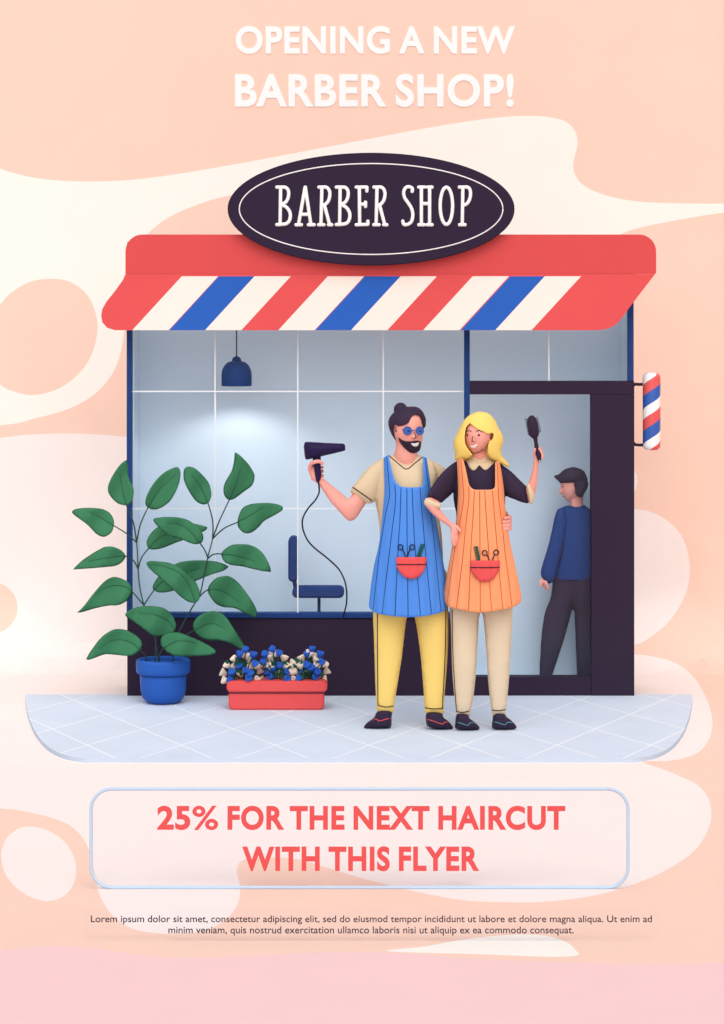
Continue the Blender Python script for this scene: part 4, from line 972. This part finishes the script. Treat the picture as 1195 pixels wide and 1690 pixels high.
shoe([(754.5, 1178), (771, 1178), (775, 1185), (782, 1190.5), (791, 1199), (790.3, 1204), (777, 1205.3), (758.7, 1204), (751.5, 1201.5), (751, 1195)], floorY(1205), [(752.5, 1191.5), (762, 1194), (772.5, 1197.5), (774.5, 1194), (779, 1192.5), (784, 1194)], TEAL, wo)
shoe([(815.5, 1176.5), (832, 1176.5), (836, 1183), (843, 1188), (852, 1197.5), (851.5, 1202.5), (836, 1204.3), (815, 1202.8), (811.4, 1198.5), (812.5, 1190)], floorY(1204), [(813, 1190.5), (823, 1193), (833.5, 1196.5), (835.5, 1193.5), (840, 1192), (845, 1193)], TEAL, wo)
xc = lambda y: 790 + (y - 760) * .03
half = lambda y: float(np.interp(y, [755, 810, 860, 900, 950, 1010], [39, 41, 44, 51, 60, 67]))
Dm = lambda y: float(np.interp(y, [755, 780, 820, 900, 1000], [.125, .148, .16, .17, .17]))
ap, fr = apron('apron', [(754, 760), (754, 760), (760, 756), (764, 758), (764, 758), (766.5, 765), (770, 780.5), (773.5, 797), (777, 804), (783, 808), (795, 808.3), (810, 808), (815.5, 805.5), (817, 801), (817.2, 785), (817.2, 763), (817.2, 763), (823, 760), (823, 760), (825.5, 767), (829, 787), (832, 811), (833, 830), (836, 851), (841.5, 893), (850, 932), (859, 975), (860.5, 990), (856, 997), (841.5, 1004), (817, 1008.5), (792, 1011), (768, 1008), (743, 1002.5), (736, 996), (733.5, 985), (734, 970), (738, 946), (745, 907), (752, 865), (755, 835), (756, 809), (755, 780)],
 [[(760.5, 758), (762, 774), (765, 810), (764.7, 828), (758, 868), (751, 905), (742.6, 961), (738, 997)], [(773.6, 802), (774, 824), (769.7, 857), (764, 918), (753.5, 1004)], [(783, 810), (781, 850), (777.5, 900), (776, 942), (773.5, 1007)], [(791.7, 810), (792, 870), (792.7, 1009)], [(800, 810), (802.4, 850), (806.6, 914), (808, 961), (811.6, 1008)], [(812.6, 809), (816, 850), (820, 897), (823.7, 942), (830, 1005)], [(820.5, 763), (822, 800), (823.5, 828), (829, 868), (833.7, 914), (838.6, 949), (845, 1001)]],
 YW, xc, half, Dm, wo, APORANGE, STRRED, .0019)
pocket([(776, 925), (776, 925), (825, 925), (825, 925), (824.5, 936), (821, 946), (813, 956), (802, 960.5), (789, 957), (780, 947), (776.5, 937)], 936.5, 776.5, 824.5, fr, ap)
scissors([(800, 912.5), (819, 911.7)], [((804, 915.5), (807.5, 924.5)), ((816, 915), (813, 924.5))], fr, "scissors with two ring handles in the orange apron's pocket")
comb((790.5, 931), (785, 902), 7, fr, -1, "small green comb in the orange apron's red pocket")
# hairbrush
hb = thing('hairbrush', 'dark paddle hairbrush held up by the blonde woman', 'hairbrush', P(890, 763, -1.325))
BYc = -1.322
bm = bmesh.new(); puff(bm, [(872.4, 688), (877.7, 685), (883, 688), (887, 696), (889, 705.5), (890, 715), (888, 721), (884, 724), (878, 723.5), (872.8, 717), (870, 706), (869.5, 696)], BYc, .75, 2); link('brush_head', fuse(bm, .003, 2), mat('brush_plastic', '352A3E', .45, .02, 90), hb)
bm = bmesh.new(); puff(bm, [(879.5, 719), (886.5, 719), (888.4, 733), (891, 742), (894, 750.5), (894, 758), (891.5, 763), (888, 761.5), (885, 753), (882, 741), (881.5, 733)], BYc, .66, 2); hn = link('handle', fuse(bm, .003, 2), MATS['brush_plastic'], hb)
bm = bmesh.new(); ball(bm, P(890.6, 760, BYc - .006), (.0035, .0035, .0045), 10); link('hanging_hole', bm, WHITE, hn)
bm = bmesh.new()
for k in range(9):
    y = 692 + k * 3.2; xl = 871.5 + (k * .28 if k < 4 else k * .45 - .6); xr = 884.5 + k * .75 if k < 6 else 889.3
    tube(bm, [P(xl, y + .5, BYc), P(866.6 + k * .62, y - .3, BYc - .003)], .0026, 6)
    if k < 8: tube(bm, [P(xr, y - 1.4, BYc), P(xr + 3.1, y - 2.6, BYc - .003)], .0026, 6)
link('bristles', bm, MATS['brush_plastic'], hb)

# ---------------------------------------------------------------- customer inside the door
YC = .22
cu = thing('person', 'customer in a dark flat cap and navy sweater seen through the glass door', 'person', P(945, 1133, YC))
bm = bmesh.new()
puff(bm, [(925, 797), (925.5, 806), (928, 813), (930.5, 820), (934, 825.5), (939, 827.5), (944, 825), (955, 822), (966, 812), (969, 797), (964, 782), (950, 775), (935, 780), (927, 788)], YC, .9, 3)
puff(bm, [(942, 815), (941.5, 833), (938, 845), (966, 845), (962.5, 833), (962, 812)], YC, .75, 3)
puff(bm, [(922, 850), (940, 842), (965, 842), (990, 852), (998, 900), (994, 965), (990, 1000), (974, 1125), (960, 1125), (957, 1050), (948, 990), (922, 1050), (902, 1125), (894, 1125), (902, 1040), (918, 970), (925, 900)], YC, .25, 6)
puff(bm, [(925, 850), (934, 860), (925, 910), (912, 945), (907, 962), (896, 962), (896, 940), (908, 900)], YC - .05, .55, 4)
puff(bm, [(893.5, 955), (901, 955), (904, 963), (902, 968), (896, 967), (892.5, 961)], YC - .06, .55, 2)
for k, (xa, xb, yb) in enumerate(((894.5, 897.5, 968), (897, 901, 972), (899.5, 904, 974), (901.5, 905.5, 972.5))):
    finger(bm, [(xa, 960, YC - .055 - .012 * k), (xa + 1, 965, YC - .06 - .013 * k), (xb, yb, YC - .055 - .013 * k)], .0085)
finger(bm, [(893.5, 957, YC - .07), (892, 962, YC - .085), (893.5, 968, YC - .09)], .009)
ball(bm, P(926, 810, YC - .01), (.012, .014, .02)); ball(bm, P(949, 806, YC - .07), (.011, .014, .02))
cb = link('body', fuse(bm, .0055, 4), SKIN, cu); sk = Skin(cb)
bm = bmesh.new(); ball(bm, P(929, 803, sk.near(929.5, 803) - .0005), (.004, .0035, .005), 12); link('eye', bm, INK, cu)
bm = bmesh.new(); line_on(bm, sk, [(927.5, 819), (930, 819.8), (933, 819)], .0018); link('mouth', bm, mat('lip', 'C87468', .6), cu)
KC = 1 / 291.
capf = cat_closed([(913.5, 786.6), (917, 784), (921.5, 783), (931, 775), (941.7, 771.4), (950, 771.2), (963, 776.5), (967.7, 785), (970, 792), (966, 800), (945.8, 799.6), (927.5, 799), (921.5, 794)]); fc = Field(capf)
bm = bmesh.new(); shell(bm, capf, lambda x, y: YC - min(fc(x, y) * KC * 1.7, .115), lambda x, y: YC + min(fc(x, y) * KC * 1.7, .115), 2.5); link('cap', fuse(bm, .0045, 2), mat('cap_cloth', '3B3045', .85, .2, 200), cu)
hrf = cat_closed([(945.8, 797), (946, 806), (947.6, 813), (951.7, 819.5), (957, 821.5), (960.6, 821), (964, 815.6), (970, 805), (971, 796), (965, 790), (950, 790)]); fh = Field(hrf)
bm = bmesh.new(); shell(bm, hrf, lambda x, y: YC - .055 - min(fh(x, y) * KC * 1.1, .04), lambda x, y: YC + .055 + min(fh(x, y) * KC, .04), 2.5); link('hair', fuse(bm, .0045, 2), HAIRD, cu)
bm = bmesh.new()
puff(bm, [(939, 834), (928, 837), (921, 840.5), (917, 850), (913, 900), (913, 958), (917, 990), (960, 1000), (1000, 990), (1006, 957), (1006, 900), (1000, 860), (990, 847), (975, 841), (963.5, 833)], YC, .5, 4)
sw = link('sweater', hem(fuse(bm, .0055, 3), 957.5, YC - .1), NAVYCLOTH, cu)
bm = bmesh.new()
puff(bm, [(930, 838), (921, 840.5), (916, 850), (910.5, 875), (904.7, 899.7), (896, 928), (892.3, 942.7), (893, 951), (899, 961), (906, 964), (912, 961), (917, 953), (925, 925), (931, 900), (936, 860)], lambda x, y: YC - .06, .66, 4)
slv = link('sleeve', fuse(bm, .0055, 3), NAVYCLOTH, cu)
bm = bmesh.new(); line_on(bm, Skin(sw, slv), [(930.3, 896), (929.5, 908), (925.5, 922), (921, 934)], .0026); link('sleeve_crease', bm, INK, sw)
bm = bmesh.new()
puff(bm, [(919, 915), (960, 910), (962, 985), (946.6, 1002), (932.8, 1050), (911, 1117), (906, 1131), (906, 1131), (889, 1131), (889, 1131), (889.7, 1116), (892.3, 1065), (894.8, 1037), (899.7, 1009), (909.7, 981)], YC, .6, 4)
puff(bm, [(930, 915), (1000, 915), (1002, 1000), (998, 1060), (994, 1131), (994, 1131), (953, 1131), (953, 1131), (952, 1117), (949.4, 1049), (946.8, 1003), (938, 985)], YC, .6, 4)
link('trousers', fuse(bm, .0055, 3), DARKCLOTH, cu)
for xa in (886, 950):
    bm = bmesh.new(); w_ = 24 if xa < 900 else 38
    puff(bm, [(xa - 2, 1131), (xa + 6, 1124), (xa + w_, 1124), (xa + w_ + 1, 1133.4), (xa, 1133.4)], YC - .01, .9, 3); link('shoe', fuse(bm, .005, 2), MATS['dark_leather'], cu)

# ================================================================== OFFER BOARD AND SMALL PRINT
OY = floorY(1467, 0)
ob = thing('offer_sign', 'clear standing sign with pale blue rounded frame and red offer lettering', 'sign', P(593, 1467, OY))
bm = bmesh.new(); rp = rrect(150.5, 1302, 1036.5, 1464.6, 34, 10); rp += [rp[0], rp[1]]
tube(bm, [P(x, y, OY) for x, y in densify(rp, 12, False)], .0064, 10, cap=False); link('frame', bm, FRAMEB, ob)
bm = bmesh.new(); slab(bm, rrect(151, 1302.5, 1036, 1464, 34, 10), OY - .002, OY + .002); link('clear_panel', bm, CLEAR, ob)
for lt in ([text_mesh('25', 259.5, 314, 1330.5, 1369.5, OY - .006, .004, .034, 1.05), text_mesh('%', 317.5, 360, 1330.5, 1369.5, OY - .006, .004, .014), text_mesh('FOR THE NEXT HAIRCUT', 375.5, 933, 1330.5, 1369.5, OY - .006, .004, .036, 1.09)], [text_mesh('WITH THIS FLYER', 400, 791, 1397.5, 1437.5, OY - .006, .004, .036, 1.09)]):
    link('offer_lettering', join(lt), TEXTRED, ob)
NY = floorY(1553, 0)
sp = thing('small_print_sign', 'low clear strip on the ground lettered with two lines of small dark print', 'sign', P(613, 1553, NY))
bm = bmesh.new(); slab(bm, rrect(140, 1500, 1086, 1552.8, 6, 4), NY - .002, NY + .002); link('clear_panel', bm, CLEAR, sp)
lt = join([text_mesh('Lorem ipsum dolor sit amet, consectetur adipiscing elit, sed do eiusmod tempor incididunt ut labore et dolore magna aliqua. Ut enim ad', 150, 1076, 1511, 1522, NY - .005, .002, .006, 1.), text_mesh('minim veniam, quis nostrud exercitation ullamco laboris nisi ut aliquip ex ea commodo consequat.', 278, 947, 1529, 1540.5, NY - .005, .002, .006, 1.)])
link('small_print', lt, TEXTDARK, sp)

# ================================================================== LIGHT
W = bpy.data.worlds.new('World'); S.world = W; W.use_nodes = True
nt = W.node_tree; N = nt.nodes; L = nt.links
sky = N.new('ShaderNodeTexSky'); sky.sky_type = 'NISHITA'; sky.sun_disc = False
EL, AZ = 51., -4.
sky.sun_elevation = math.radians(EL); sky.sun_rotation = math.radians(180 + AZ); sky.dust_density = 4; sky.air_density = 1.
hs = N.new('ShaderNodeHueSaturation'); hs.inputs['Saturation'].default_value = .3
L.new(sky.outputs[0], hs.inputs['Color']); L.new(hs.outputs[0], N['Background'].inputs['Color']); N['Background'].inputs['Strength'].default_value = .125
su = bpy.data.lights.new('sun', 'SUN'); su.energy = 1.15; su.angle = math.radians(105); su.color = (1, .985, .965)
so = bpy.data.objects.new('sun', su); COL.objects.link(so)
e, a = math.radians(EL), math.radians(AZ)
dirv = Vector((math.sin(a) * math.cos(e), -math.cos(a) * math.cos(e), math.sin(e)))
so.rotation_euler = (-dirv).to_track_quat('-Z', 'Y').to_euler(); so.location = dirv * 20

cam = bpy.data.cameras.new('camera'); co = bpy.data.objects.new('camera', cam); COL.objects.link(co)
co.location = CAM; co.rotation_euler = (math.pi / 2, 0, 0)
cam.sensor_fit = 'VERTICAL'; cam.sensor_height = 36; cam.lens = F / 1690 * 36
cam.shift_y = -(845 - HY) / 1690; cam.shift_x = 0
cam.clip_end = 500; cam.clip_start = .1
S.camera = co
S.view_settings.view_transform = 'Standard'; S.view_settings.look = 'None'; S.view_settings.gamma = 1
S.view_settings.exposure = .20
